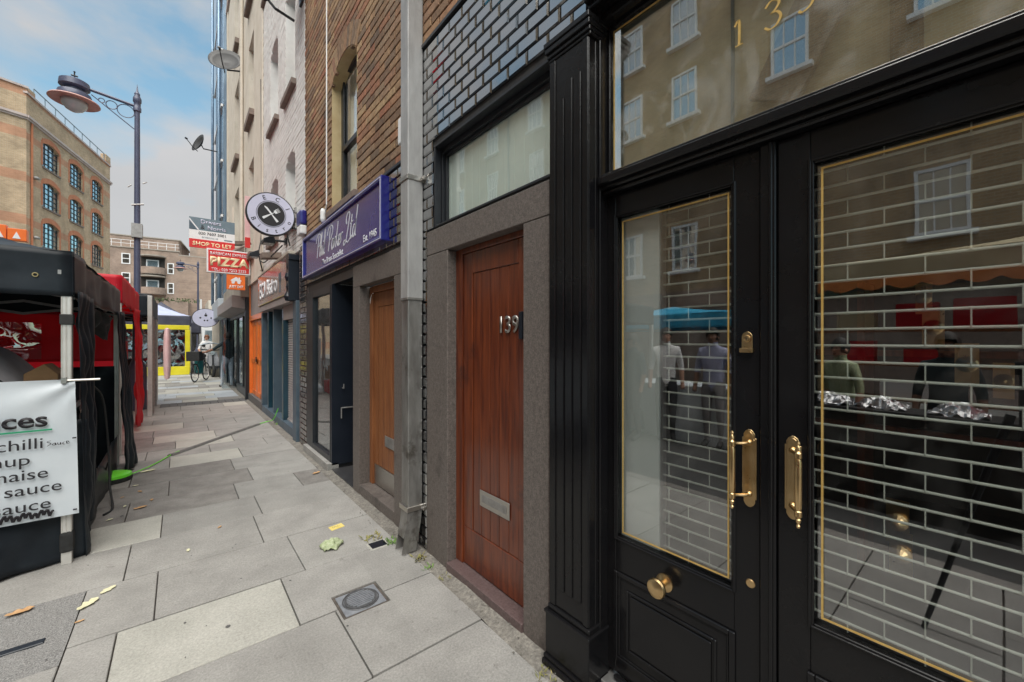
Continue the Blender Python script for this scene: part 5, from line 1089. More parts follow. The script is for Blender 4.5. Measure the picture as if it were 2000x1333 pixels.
for k in range(14):
    b = MB(); wq(b, E1, dB, nB, -2.2+k*2.2, -1.8+k*2.2, -.1, 4.9, .5, 1.0); b.build('white_column', 'white', ES)
for k in range(6):
    b = MB(); wq(b, E0, dA, nA, 8+k*1.8, 8.4+k*1.8, -.1, 4.9, 1.6, 2.1); b.build('white_column', 'white', ES)
t = thing('tower_block', 'pale blue-white clad tower with a black star mark far down the street', 'building', (15, 190, 0))
MB().box(9.8, 26, 150, 170, 0, 30).build('tower_wall', 'tower', t)
for k in range(9): MB().box(9.75, 9.8, 150, 170, 2+k*3.2, 2.2+k*3.2).box(9.8, 26, 149.93, 149.99, 2+k*3.2, 2.2+k*3.2).build('floor_line', 'steel_dull', t)
st = [(10.9+ (1.1 if k % 2 == 0 else .45)*math.sin(PI*k/5), 149.9, 17.3+(1.1 if k % 2 == 0 else .45)*math.cos(PI*k/5)) for k in range(10)]
MB().prism(st, (0,-.1,0)).build('star_mark', 'black_print', t)
t = thing('red_roofed_block', 'distant block with a dull red roof behind the letting board', 'building', (3, 150, 0))
MB().prism([(13, 140, 31), (21, 140, 28.5), (21, 140, 27), (13, 140, 27)], (0,10,0)).build('roof', 'red_roof', t); MB().box(13, 21, 140, 149, 0, 26.9).build('wall', 'estate', t)
# lorry and the building with letters behind it
t = thing('far_shop_building', 'low cream building with dark letters at the far end of the street', 'building', (4, 60, 0))
MB().box(2.6, 7.5, 58, 66, 0, 6.2).build('wall', 'cream', t); text('lettering', 'TREV', 'black_print', t, (3.1, 57.97, 3.2), (1,0,0), (0,0,1), 1.0, sx=.9, bold=.03, ext=.05)
for k in range(4): MB().box(3.0+k*1.1, 3.5+k*1.1, 57.9, 57.99, 4.7, 5.7).build('window', 'dark', t)
t = thing('white_van', 'white van parked far down the street beneath the dark letters', 'van', (2.2, 40, 0))
b = MB(); b.prism([(1.25, 38, .45), (3.15, 38, .45), (3.15, 38, 2.4), (2.95, 38, 2.7), (1.45, 38, 2.7), (1.25, 38, 2.4)], (0, 4.6, 0)); b.prism([(1.3, 38, .45), (3.1, 38, .45), (3.1, 37.1, .45), (1.3, 37.1, .45)], (0,0,.75)); b.build('body', 'white', t, .04)
MB().prism([(1.4, 37.98, 1.35), (3.0, 37.98, 1.35), (2.9, 37.99, 2.3), (1.5, 37.99, 2.3)], (0,-.03,0)).build('windscreen', 'glass_dark', t); MB().box(1.9, 2.5, 37.0, 37.09, .75, 1.0).build('grille', 'black_print', t)
for x in (1.4, 3.0):
    MB().lathe([(0,-.1),(.33,-.1),(.33,.1),(0,.1)], (x, 38.2, .33), (1,0,0), 16).build('wheel', 'rubber', t); MB().box(x-.12, x+.12, 37.05, 37.09, .8, .95).build('headlight', 'lamp_glass', t)
    MB().lathe([(0,-.1),(.33,-.1),(.33,.1),(0,.1)], (x, 41.6, .33), (1,0,0), 16).build('wheel', 'rubber', t)

# ============================================================ buildings across the street (seen in the glass)
OPX = -11.3
O = thing('opposite_terrace', 'brown brick terrace with white sash windows across the street, seen reflected in the shop glass', 'building', (OPX, 5, 0))
box('wall', 'opp', O, OPX-.3, OPX, -16, 44, 0, 15.2)
ysw = [-12.2, -9, -5.6, -2.4, .95, 4.1, 7.4, 9.6, 12.9, 15.3, 19, 22.5, 26, 29.5, 33, 36.5, 40]
protoW = None
for yy in ysw:
    for zz in (4.1, 6.87, 9.64, 12.4):
        if protoW is None:
            f = MB(); ringframe(f, OPX, OPX+.06, yy-.48, yy+.48, zz, zz+1.65, .07); f.box(OPX, OPX+.05, yy-.41, yy+.41, zz+.8, zz+.87); f.box(OPX, OPX+.04, yy-.16, yy-.13, zz+.07, zz+1.58); f.box(OPX, OPX+.04, yy+.13, yy+.16, zz+.07, zz+1.58)
            w = f.build('window', 'white', O); box('pane', 'glass_sky', w, OPX+.005, OPX+.01, yy-.41, yy+.41, zz+.07, zz+1.58); MB().box(OPX, OPX+.18, yy-.6, yy+.6, zz-.12, zz-.002).build('sill', 'white', w)
            MB().grid(lambda u, v: (OPX+.003, yy-.4+.8*u, zz+.1+1.45*v), 1, 1).build('curtain', 'curtain', w)
            protoW = w; p0 = (yy, zz)
        else:
            c = copy_tree(protoW, O); c.location = (0, yy-p0[0], zz-p0[1])
for yy in (5.7, -.9, 17.4): MB().tube([(OPX+.1, yy, 15.1), (OPX+.1, yy, .2)], .06).build('downpipe', 'black_matt', O)
box('shop_band', 'sill', O, OPX, OPX+.1, -16, 44, 0, 2.7); box('shop_fascia', 'estate', O, OPX, OPX+.2, -16, 44, 2.75, 3.3)
# ============================================================ street lamps
def street_lamp(label, x, y, detail=True, armlen=.92, side=-1):
    t = thing('street_lamp', label, 'street lamp', (x, y, 0), 'street lamps'); zt = 6.75
    MB().lathe([(0,-.1),(.16,-.1),(.16,.9),(.12,1.0),(.085,1.1),(.07,2.2),(.058,2.3),(.047,6.0),(.045,6.55)], (x, y, 0), (0,0,1), 16).build('pole', 'lamp_paint', t, smooth='auto')
    MB().lathe([(.045,0),(.068,.02),(.068,.1),(.058,.12),(.058,.2),(.072,.22),(.072,.3),(.045,.36),(.05,.4),(.02,.45),(.0,.62)], (x, y, 6.5), (0,0,1), 16).build('finial', 'lamp_paint', t, smooth='auto')
    ax = x+side*armlen; az = 6.62
    MB().tube([(x, y, 6.62), (ax, y, 6.74)], .032).build('arm', 'lamp_paint', t)
    if detail:
        b = MB(); b.tube([(x+side*.05, y, 6.12), (x+side*.70, y, 6.62)], .01, 6)
        for cx_, r_ in ((.18, .135), (.40, .085), (.55, .045)): b.torus((x+side*cx_, y, 6.60-r_), (0,1,0), r_, .009, 24, 5)
        b.build('scroll_bracket', 'lamp_paint', t)
    hx = ax+side*.02; hz = 6.45
    MB().lathe([(0,.36),(.17,.36),(.22,.33),(.23,.22),(.19,.19),(.15,.18),(.15,.12),(.24,.10),(.26,.03),(.26,.0),(0,.0)], (hx, y, hz), (0,0,1), 24).build('lantern_housing', 'lamp_paint', t, smooth='auto')
    MB().lathe([(0,.0),(.22,.0),(.37,-.05),(.38,-.07),(.36,-.085),(.2,-.06),(0,-.06)], (hx, y, hz), (0,0,1), 32).build('lantern_reflector', 'lamp_under', t, smooth='auto')
    MB().lathe([(.2,.0),(.19,-.08),(.13,-.17),(.06,-.21),(0,-.22)], (hx, y, hz-.06), (0,0,1), 24).build('lantern_bowl', 'lamp_glass', t, smooth=True)
    b = MB(); b.tube([(hx, y, hz+.36), (hx, y, hz+.54)], .012, 6); b.tube([(hx-.05, y, hz+.46), (hx+.05, y, hz+.46)], .015, 6); b.lathe([(0,-.02),(.022,0),(0,.02)], (hx, y, hz+.54), (0,0,1), 8); b.build('lantern_finial', 'black_matt', t)
    return t
L1 = street_lamp('tall blue-grey street lamp with scrolled arm rising behind the gazebos', -.709, 12.04)
b = MB(); b.box(-.80, -.62, 11.93, 12.15, 3.75, 4.05); b.tube([(-.8, 12.0, 4.45), (-.6, 12.0, 4.5)], .02); b.tube([(-.62, 12, 4.95), (-.55, 12.0, 5.0)], .012); b.tube([(-.80, 12, 4.88), (-.86, 12.0, 4.82)], .012); b.build('pole_strap', 'steel_dull', L1)
L2 = street_lamp('distant street lamp standing in front of the brown estate', 1.0, 35.2)

# ============================================================ gazebos
def gazebo(name, label, x0, x1, y0, y1, zv0, zv1, zp, cm, vm=None, legs=((0,0),(1,0),(0,1),(1,1)), seed=0, legw=.05, leglabel=None):
    vm = vm or cm; t = thing(name, label, 'gazebo', ((x0+x1)/2, (y0+y1)/2, 0)); cx_, cy_ = (x0+x1)/2, (y0+y1)/2
    def roof(u, v):
        X_, Y_ = x0+(x1-x0)*u, y0+(y1-y0)*v; h = 1-max(abs(2*u-1), abs(2*v-1)); z = zv1+(zp-zv1)*(h**1.15); z += .012*noise.noise(Vector((X_*4, Y_*4, seed)))
        return (X_, Y_, z-.03*math.sin(PI*min(1, h*1.0))*1.0)
    MB().grid(roof, 24, 24).build('canopy_roof', cm, t, smooth='auto')
    for (a, b_, sd_) in (((x0,y0),(x1,y0),1),((x1,y0),(x1,y1),2),((x1,y1),(x0,y1),3),((x0,y1),(x0,y0),4)):
        MBc = cloth((a[0],a[1],zv0), (b_[0],b_[1],zv0), (a[0],a[1],zv1+.005), (b_[0],b_[1],zv1+.005), 40, 8, .02, .006, 7, seed+sd_, sag=-.0)
        MBc.build('valance', vm, t, smooth=True, solid=.003)
    for lx, ly in legs:
        X_, Y_ = (x0+.03 if lx == 0 else x1-.03), (y0+.03 if ly == 0 else y1-.03); b = MB(); h = legw/2
        for dx in (-1, 1):
            b.box(X_-h, X_+h, Y_-h, Y_+h, .0, zv1-.02) if dx == -1 else None
        for k in (-.5, .0, .5): b.box(X_+k*legw*.8-.003, X_+k*legw*.8+.003, Y_-h-.003, Y_-h, .1, zv1-.05)
        b.build('leg', 'alu', t, .003)
    b = MB()
    for ly in (y0+.06, y1-.06):
        xs_ = [x0+(x1-x0)*k/4 for k in range(5)]
        for k in range(4): b.obox(((xs_[k]+xs_[k+1])/2, ly, zv0+.07), ((xs_[k+1]-xs_[k])/2, 0, (.07 if k % 2 else -.07)), (0,.008,0), (0,0,.014)); b.obox(((xs_[k]+xs_[k+1])/2, ly+.02, zv0+.07), ((xs_[k+1]-xs_[k])/2, 0, (-.07 if k % 2 else .07)), (0,.008,0), (0,0,.014))
    for lx in (x0+.06, x1-.06):
        ys_ = [y0+(y1-y0)*k/4 for k in range(5)]
        for k in range(4): b.obox((lx, (ys_[k]+ys_[k+1])/2, zv0+.09), (0, (ys_[k+1]-ys_[k])/2, (.07 if k % 2 else -.07)), (.008,0,0), (0,0,.014))
    b.build('truss_frame', 'steel_dull', t)
    return t
G1 = gazebo('market_gazebo', 'black market gazebo at the left with pale metal legs and dropped side cloth', -3.6, -.555, 3.99, 6.85, 1.80, 2.10, 2.75, 'gz_black', seed=1)
MB().box(-.616, -.552, 3.985, 4.052, 1.61, 1.68).build('leg_clip', 'rubber', G1, .006); MB().box(-.618, -.55, 3.982, 4.055, .08, .22).build('leg_foot_wrap', 'rubber', G1, .02)
MB().torus((-.72, 3.983, 1.93), (0,1,0), .012, .004, 16, 6).build('eyelet', 'brass', G1)
# hanging side curtains
cloth((-.50, 4.06, .0), (-.50, 4.45, .15), (-.535, 4.03, 1.84), (-.53, 4.68, 1.84), 36, 40, .04, .02, 7, 3).build('side_curtain', 'gz_black', G1, smooth=True, solid=.003)
cloth((-.45, 6.2, .03), (-.42, 6.9, .02), (-.53, 6.35, 1.84), (-.53, 6.83, 1.84), 30, 40, .03, .03, 7, 5).build('side_curtain', 'gz_black', G1, smooth=True, solid=.003)
def skirt(u, v):
    x = -3.5+u*3.0; z = v*.95; w = (1-v)**2; e = min(1, (1-u)*7)
    y = 4.085-.20*w*e+(.05*math.sin(u*34+v*5+2*noise.noise(Vector((u*6, v*2, 1))))+.12*noise.noise(Vector((u*11+v*2.5, v*2.2-u*4, 7))))*w*e+.012*noise.noise(Vector((u*20, v*6, 0)))
    return (x, y, z+.004+.05*e*w*(.5+noise.noise(Vector((u*9, 0, 3)))))
MB().grid(skirt, 160, 24).build('front_skirt', 'gz_black', G1, smooth=True, solid=.003)
cloth((-3.5, 6.78, 0), (-.6, 6.78, 0), (-3.5, 6.78, 1.20), (-.6, 6.78, 1.20), 20, 10, .03, .01, 8, 4).build('back_curtain', 'gz_black', G1, smooth=True, solid=.003)
cloth((-3.5, 3.99+2.84, 1.30), (-.60, 6.83, 1.26), (-3.5, 6.83, 1.83), (-.60, 6.83, 1.83), 60, 14, .03, .008, 8, 9).build('red_back_wall', 'gz_red', G1, smooth=True, solid=.003)
cloth((-3.4, 6.72, 1.36), (-1.17, 6.72, 1.30), (-3.4, 6.72, 1.72), (-1.17, 6.72, 1.70), 60, 16, .04, .012, 8, 14).build('clear_window', 'pvc', G1, smooth=True)
cloth((-.56, 6.6, 0), (-.56, 4.6, 0), (-.56, 6.6, .4), (-.56, 4.6, .35), 20, 4, .02, .01, 4, 21).build('low_side_skirt', 'gz_black', G1, smooth=True, solid=.003)
cloth((-.72, 5.6, 1.62), (-.60, 6.2, 1.50), (-.62, 5.4, 1.80), (-.60, 6.4, 1.80), 30, 12, .10, .03, 7, 33).build('rolled_plastic', 'rubber', G1, smooth=True)
q = thing('cloth_cover', 'rounded grey cloth cover bulging above the white banner inside the gazebo', 'cover', (-1.5, 4.6, 1.0)); 
MB().grid(lambda u, v: (-2.7+1.95*u, 4.35+.7*v, 1.0+.52*(max(0, 1-(max(0, u-.78)/.22)**1.8))*math.sin(PI*min(1, v*.5+.18))**.6+.02*noise.noise(Vector((u*8, v*5, 3)))), 60, 20).build('cloth_drape', 'grey_cloth', q, smooth=True)
tag(MB().prism([(-.87, 4.5, 1.12), (-.70, 4.5, 1.12), (-.70, 4.5, 1.25), (-.77, 4.5, 1.33), (-.87, 4.5, 1.26)], (0,.25,0)).build('cardboard_box', 'card', None, .004), 'brown cardboard box flap beside the grey cover, behind the banner', 'box')
tb = thing('stall_counter', 'dark stall counter standing behind the white banner', 'counter', (-1.8, 4.6, 0)); box('counter_top', 'black_matt', tb, -3.4, -.66, 4.25, 5.1, .94, .99, .005)
for x in (-3.3, -.75): box('leg', 'steel_dull', tb, x, x+.05, 4.4, 4.45, 0, .94)
box('front_panel', 'dark', tb, -3.3, -.7, 4.28, 4.31, .05, .94)
t = thing('equipment_rack', 'dark rack with steel trays inside the black gazebo', 'rack', (-.9, 5.9, 0))
for z in (.45, .82): box('shelf', 'steel', t, -1.6, -.72, 5.5, 6.2, z, z+.03)
for x, y in ((-1.6,5.5),(-.75,5.5),(-1.6,6.15),(-.75,6.15)): box('post', 'black_matt', t, x, x+.03, y, y+.03, 0, 1.1)
box('tray', 'steel', t, -1.3, -.8, 5.55, 6.05, .86, .94, .01)
# banner
BN = thing('banner', 'white vinyl banner listing sauces in black print, hung on the gazebo front', 'banner', (-1.5, 3.93, .3))
BX1 = -.52; BYp = 3.955
def bann(u, v):
    x = -2.6+(BX1+2.6)*u-(.018*v if u > .98 else 0); z = .345+.90*v
    d = math.hypot((x-BX1)/.35, (z-1.245)/.22); y = BYp+.010*math.sin(9*math.atan2(1.245-z, BX1-x+.02))*math.exp(-d*.9)+.008*noise.noise(Vector((x*3, z*3, 1)))
    return (x-.012*(1-v)*0, y-.006, z)
MB().grid(bann, 120, 60).build('vinyl_sheet', 'banner', BN, smooth=True)
def slope_text(s, xr, z, size, m='black_print', bold=.0, name='lettering', sh=0):
    o = text(name, s, m, BN, (xr, BYp-.024, z), (1,0,0.0), (0,0,1), size, align='RIGHT', bold=bold, sx=1.14, shear=sh); return o
slope_text('Sauces', -.655, .952, .132, bold=.024); slope_text('Sweet chilli', -.672, .812, .098); slope_text('Ketchup', -.728, .715, .098); slope_text('Mayonnaise', -.652, .62, .098); slope_text('Chilli sauce', -.592, .525, .098); slope_text('BBQ sauce', -.64, .42, .098)
MB().box(-1.9, -.638, BYp-.026, BYp-.022, .921, .931).build('green_rule', 'green', BN)
strokes('handwriting', [[(.5,.9),(.1,.75),(.5,.45),(.1,.1)],[(.9,.5),(.65,.3),(.9,.15),(.95,.5),(1.05,.15)],[(1.2,.5),(1.25,.2),(1.45,.2),(1.5,.5),(1.55,.15)],[(1.95,.5),(1.75,.4),(1.8,.15),(2.0,.2)],[(2.2,.35),(2.4,.5),(2.15,.6),(2.2,.2),(2.5,.3)]], 'black_print', BN, (-.664, BYp-.024, .815), (1,0,0), (0,0,1), .042, .0018)
b = MB(); pts = [(-1.15+k*.0085, BYp-.026, .392+.022*math.sin(k*2.1)+.008*math.sin(k*.7)-.0) for k in range(62)]
for i in range(len(pts)-1): b.tube([pts[i], pts[i+1]], .007, 4, cap=False)
b.build('scribble', 'black_print', BN)
for x, z in ((-.545, .375), (-.548, .852)): MB().box(x, x+.018, BYp-.027, BYp-.02, z, z+.008).build('eyelet_slot', 'black_print', BN)
MB().tube([(-.60, 3.95, 1.238), (-.42, 3.95, 1.238)], .009).box(-.60, -.575, 3.93, 3.96, 1.22, 1.258).build('hanging_bar', 'steel', BN)
# cabled disc and cable
t = thing('cable_reel', 'flat round lime-green and black reel lying on the paving', 'reel', (-.56, 6.07, 0))
MB().lathe([(0,.0),(.15,0),(.165,.01),(.165,.05),(0,.05)], (-.56, 6.05, 0), (0,0,1), 28).build('reel_base', 'rubber', t, smooth='auto'); MB().lathe([(0,.05),(.165,.05),(.16,.075),(.12,.088),(.05,.09),(0,.085)], (-.56, 6.05, 0), (0,0,1), 28).build('reel_cover', 'lime', t, smooth='auto')
q = MB().tube(spline([(-.42, 6.1, .03), (-.3, 6.35, .02), (-.2, 6.6, .012), (-.08, 6.93, .012), (0.0, 7.05, .02)]), .006); tag(q.build('green_cord', 'lime'), 'thin lime-green cord running from the reel to the grey cable cover', 'cord')
q = MB()
a, c = Vector((-.09, 6.92, .0)), Vector((1.10, 8.5, .0)); d = (c-a).normalized(); n_ = d.cross(Vector((0,0,1)))*.045
q.prism([a-n_, a-n_*.5+Vector((0,0,.02)), a+n_*.5+Vector((0,0,.02)), a+n_], c-a); tag(q.build('cable_cover', 'cable_grey'), 'long dark grey rubber cable cover lying diagonally across the pavement', 'cable cover')
q = MB().tube(spline([(1.12, 8.52, .01), (1.25, 8.6, .02), (1.3, 8.3, .1), (1.36, 8.2, .3)]), .006); tag(q.build('green_cord', 'lime'), 'thin green cord climbing from the pavement to the teal shopfront', 'cord')
q = MB().tube(spline([(-.60, 5.2, 1.1), (-.55, 5.35, .95), (-.52, 5.4, .5), (-.5, 5.3, .15), (-.46, 5.05, .015), (-.5, 4.9, .01)]), .009); q.tube(spline([(-.52, 5.4, .35), (-.6, 5.8, .1), (-.62, 6.0, .09)]), .007)
tag(q.build('hanging_cable', 'rubber'), 'black cable hanging from the gazebo down to the paving by the reel', 'cable')
# red gazebo
G2 = gazebo('red_gazebo', 'red market gazebo just beyond the black one, with grey legs', -3.4, -.58, 7.35, 10.3, 2.0, 2.36, 2.5, 'gz_red', seed=5)
cloth((-.53, 9.1, .08), (-.53, 10.1, .05), (-.57, 9.1, 2.05), (-.57, 10.1, 2.05), 24, 30, .05, .03, 5, 7).build('side_curtain', 'gz_red', G2, smooth=True, solid=.003)
cloth((-3.3, 7.4, .9), (-.6, 7.4, .9), (-3.3, 7.4, 2.05), (-.6, 7.4, 2.05), 30, 12, .03, .01, 8, 8).build('front_curtain', 'gz_red', G2, smooth=True, solid=.003)
MB().torus((-.58, 9.3, 2.25), (1,0,0), .04, .012, 12, 6).build('eyelet', 'brass', G2)
G3 = gazebo('dark_gazebo', 'dark market gazebo third along the kerb with pale side boards', -3.4, -.42, 10.75, 13.6, 1.98, 2.42, 2.9, 'gz_black', seed=9, legw=.07)
for y in (10.95, 11.25, 12.4): MB().box(-.47, -.40, y, y+.07, 0, 2.0).build('side_pole', 'steel_dull', G3, .005)
cloth((-.44, 12.9, .4), (-.44, 13.5, .4), (-.43, 12.9, 2.0), (-.43, 13.5, 2.0), 10, 10, .02, .01, 5, 7).build('pale_side_cloth', 'banner', G3, smooth=True, solid=.003)
t = thing('stall_boxes', 'dark boxes and red crates stacked inside the third gazebo', 'crates', (-.8, 12, 0))
for i, (x, y, z, w, h, m) in enumerate(((-.75, 12.6, 0, .35, .35, 'gz_red'), (-.95, 12.2, 0, .5, .7, 'rubber'), (-.9, 13.0, .35, .4, .4, 'card'), (-.8, 12.4, .7, .3, .4, 'rubber'), (-1.2, 13.2, 0, .5, 1.5, 'gz_red'))): box('crate', m, t, x-w/2, x+w/2, y-.2, y+.2, z, z+h, .01)
q = MB().lathe([(0,0),(.3,.02),(.42,.15),(.45,.4),(.42,.65),(.3,.78),(0,.8)], (-.35, 15.5, .55), (.0,0,1), 24); q.v = [(-.30+(x+.35)*.22, 17.2+(y-15.5)*.5, .25+(z-.55)*2.1) for x, y, z in q.v]; tag(q.build('pink_panel', 'pink', None, smooth='auto'), 'pale pink rounded upright panel beside the dark gazebo', 'panel')
# yellow and navy gazebo
G4 = gazebo('navy_gazebo', 'navy gazebo with pale blue roof and yellow-edged clear side wall', -2.9, .42, 23.2, 26.6, 2.15, 2.62, 3.45, 'gz_blue', 'gz_navy', seed=13)
b = MB(); b.box(-2.85, .36, 23.14, 23.17, 2.0, 2.2); b.box(.20, .38, 23.14, 23.17, .1, 2.0); b.box(-2.85, .36, 23.13, 23.17, .0, .38); b.box(-2.85, -2.6, 23.14, 23.17, .38, 2.0); b.build('yellow_side_wall', 'gz_yellow', G4, .02)
cloth((-2.6, 23.15, .38), (.2, 23.15, .38), (-2.6, 23.15, 2.0), (.2, 23.15, 2.0), 40, 20, .06, .01, 8, 14).build('clear_window', 'pvc', G4, smooth=True)
cloth((.40, 23.2, 0), (.75, 26.6, 0), (.40, 23.2, 2.3), (.42, 26.6, 2.3), 20, 20, .05, .02, 8, 15).build('side_curtain', 'gz_navy', G4, smooth=True, solid=.003)
cloth((-2.9, 25.5, 0), (.40, 25.5, 0), (-2.9, 25.5, 2.3), (.42, 25.5, 2.3), 20, 20, .05, .02, 8, 15).build('back_curtain', 'gz_navy', G4, smooth=True, solid=.003)
G5 = gazebo('navy_gazebo', 'low dark gazebo roof right behind the pale blue one', -2.4, .9, 27.3, 30.3, 1.9, 2.5, 3.6, 'gz_navy', seed=17)
box('side_board', 'white', G5, .95, 1.05, 30.5, 30.6, 0, 4.0)

# ============================================================ people
def person(label, loc, heading, pose=None, shirt='navy_shirt', trousers='jeans', skin='skin', hair='hair', h=1.75, group=None, hairlen=0):
    J = dict(pelvis=(0,0,.95), belly=(0,.0,1.12), chest=(0,0,1.33), neck=(0,.0,1.49), head=(0,.015,1.58), crown=(0,.02,1.70),
             shl=(-.17,0,1.42), ell=(-.23,-.02,1.14), wrl=(-.24,.05,.90), hal=(-.24,.08,.81), shr=(.17,0,1.42), elr=(.23,-.02,1.14), wrr=(.24,.05,.90), har=(.24,.08,.81),
             hil=(-.09,0,.90), knl=(-.10,.02,.50), anl=(-.10,-.03,.09), tol=(-.11,.14,.035), hir=(.09,0,.90), knr=(.10,.02,.50), anr=(.10,-.03,.09), tor=(.11,.14,.035))
    J.update(pose or {}); Rd = dict(pelvis=.135, belly=.12, chest=.15, neck=.055, head=.085, crown=.075, shl=.065, ell=.045, wrl=.03, hal=.038, shr=.065, elr=.045, wrr=.03, har=.038, hil=.095, knl=.062, anl=.042, tol=.04, hir=.095, knr=.062, anr=.042, tor=.04)
    Ed = [('pelvis','belly'),('belly','chest'),('chest','neck'),('neck','head'),('head','crown'),('chest','shl'),('shl','ell'),('ell','wrl'),('wrl','hal'),('chest','shr'),('shr','elr'),('elr','wrr'),('wrr','har'),('pelvis','hil'),('hil','knl'),('knl','anl'),('anl','tol'),('pelvis','hir'),('hir','knr'),('knr','anr'),('anr','tor')]
    K = list(J); me = bpy.data.meshes.new('p'); s_ = h/1.75
    me.from_pydata([Vector(J[k])*s_ for k in K], [(K.index(a), K.index(b)) for a, b in Ed], []); o = bpy.data.objects.new('p', me); C.objects.link(o)
    md = o.modifiers.new('s', 'SKIN')
    for i, k in enumerate(K):
        r = Rd[k]*s_; me.skin_vertices[0].data[i].radius = (r*1.15, r*.8) if k in ('pelvis','belly','chest') else (r, r); me.skin_vertices[0].data[i].use_root = (k == 'pelvis')
    sb = o.modifiers.new('d', 'SUBSURF'); sb.levels = 2; sb.render_levels = 2
    bpy.context.view_layer.update(); nm = bpy.data.meshes.new_from_object(o.evaluated_get(bpy.context.evaluated_depsgraph_get())); bpy.data.objects.remove(o)
    nm.name = 'person'; nm.materials.clear()
    for m in (shirt, trousers, skin, 'rubber', hair): nm.materials.append(M[m])
    seg = {('pelvis','belly'):0,('belly','chest'):0,('chest','neck'):0,('neck','head'):2,('head','crown'):2,('chest','shl'):0,('shl','ell'):0,('chest','shr'):0,('shr','elr'):0,('ell','wrl'):2,('wrl','hal'):2,('elr','wrr'):2,('wrr','har'):2,('pelvis','hil'):1,('hil','knl'):1,('knl','anl'):1,('anl','tol'):3,('pelvis','hir'):1,('hir','knr'):1,('knr','anr'):1,('anr','tor'):3}
    for p in nm.polygons:
        c = p.center; best = 9; mi = 0
        for (a, b), m in seg.items():
            A, Bv = Vector(J[a])*s_, Vector(J[b])*s_; t_ = max(0, min(1, (c-A).dot(Bv-A)/(Bv-A).length_squared)); d = (c-(A+(Bv-A)*t_)).length/((Rd[a]+Rd[b])/2)
            if d < best: best = d; mi = m
        p.material_index = mi; p.use_smooth = True
    ob = bpy.data.objects.new('person', nm); C.objects.link(ob); ob.location = loc; ob.rotation_euler = (0, 0, -heading); tag(ob, label, 'person', group)
    hd_ = Vector(J['head'])*s_; cr = Vector(J['crown'])*s_; c = (hd_+cr)/2
    hb = MB().grid(lambda u, v: (c.x+.098*s_*math.sin(PI*v)*math.cos(2*PI*u), c.y-.015+.105*s_*math.sin(PI*v)*math.sin(2*PI*u), c.z+.02+.125*s_*math.cos(PI*v)), 16, 10)
    hb.f = [f for f in hb.f if not (sum(hb.v[i][1] for i in f)/4 > c.y+.04 and sum(hb.v[i][2] for i in f)/4 < c.z+.06) and sum(hb.v[i][2] for i in f)/4 > c.z-.06-hairlen]
    hm = hb.build('hair', hair, None, smooth=True); hm.parent = ob
    fb = MB()
    fb.lathe([(0,0),(.014,.0),(.008,.02),(0,.024)], (c.x, c.y+.075*s_, c.z-.02*s_), (0,1,-.3), 8)
    for sx_ in (-1, 1): fb.lathe([(0,0),(.02,0),(.024,.01),(0,.014)], (c.x+sx_*.08*s_, c.y, c.z-.02), (sx_,0,0), 8)
    fm = fb.build('nose_and_ears', skin, None, smooth=True); fm.parent = ob
    eb = MB()
    for sx_ in (-1, 1): eb.lathe([(0,0),(.009,.001),(0,.004)], (c.x+sx_*.03*s_, c.y+.078*s_, c.z+.005), (0,1,0), 8)
    eb.box(c.x-.02, c.x+.02, c.y+.07*s_, c.y+.078*s_, c.z-.058, c.z-.052); em = eb.build('eyes_and_mouth', hair, None); em.parent = ob
    return ob
person('man in dark shirt and pale jeans reaching an arm out by the takeaway door', (1.22, 15.95, 0), R(-20), dict(ell=(-.32,.15,1.25), wrl=(-.5,.3,1.15), hal=(-.58,.36,1.14), knl=(-.10,.10,.50), anl=(-.12,.12,.09), tol=(-.12,.27,.035)), 'navy_shirt', 'jeans', 'skin_dark')
person('person in a white shirt sitting on the motor scooter far down the pavement', (.95, 22.6, .0), R(190), dict(wrl=(-.2,.35,1.05), ell=(-.26,.15,1.15), hal=(-.18,.42,1.04), wrr=(.2,.35,1.05), elr=(.26,.15,1.15), har=(.18,.42,1.04), knl=(-.16,.32,.62), anl=(-.2,.28,.15), tol=(-.2,.42,.1), knr=(.16,.32,.62), anr=(.2,.28,.15), tor=(.2,.42,.1)), 'white_shirt', 'trousers', 'skin', 'hair_brown')
person('person in pale clothes seen through the clear side of the yellow-edged gazebo', (-.45, 24.4, 0), R(180), None, 'pink', 'trousers', 'skin_dark', 'hair', 1.6)
for i, (x, y, hdg, sh, tr, lb, hh) in enumerate(((-3.7, -0.5, 150, 'bag_teal', 'trousers', 'passer-by in a teal top at the right of the wide door glass', 1.7), (-4.0, 1.9, 20, 'white_shirt', 'trousers', 'passer-by in a white top behind the stall, seen reflected', 1.7), (-3.8, 6.2, 100, 'pink', 'trousers', 'woman in a pink top walking away down the street, seen reflected at the far left', 1.7), (-2.95, 4.35, 95, 'grey_cloth', 'trousers', 'bearded man in grey shirt across the pavement, seen in the door glass, farthest left', 1.72), (-2.7, 3.8, 80, 'navy_shirt', 'trousers', 'man in dark shirt seen in the door glass beside the man in grey', 1.68), (-3.1, 3.45, 120, 'white_shirt', 'trousers', 'man in white shirt seen reflected between the dark and lilac shirts', 1.78), (-3.2, 2.75, 95, 'lilac_shirt', 'grey_cloth', 'man in lilac shirt reflected at the right of the narrow door glass', 1.76), (-3.0, 1.2, 60, 'cabbage', 'jeans', 'person in pale green top bending over the opposite stall, seen reflected', 1.6), (-2.9, .35, 90, 'navy_shirt', 'trousers', 'person in navy top reflected in the wide door glass', 1.65), (-2.6, 1.75, 90, 'trousers', 'jeans', 'person in a dark jacket reflected at the left of the wide door glass', 1.7))):
    person(lb, (x, y, -.09), R(hdg), None, sh, tr, 'skin' if i % 2 else 'skin_dark', 'hair', hh, 'shoppers in the street')
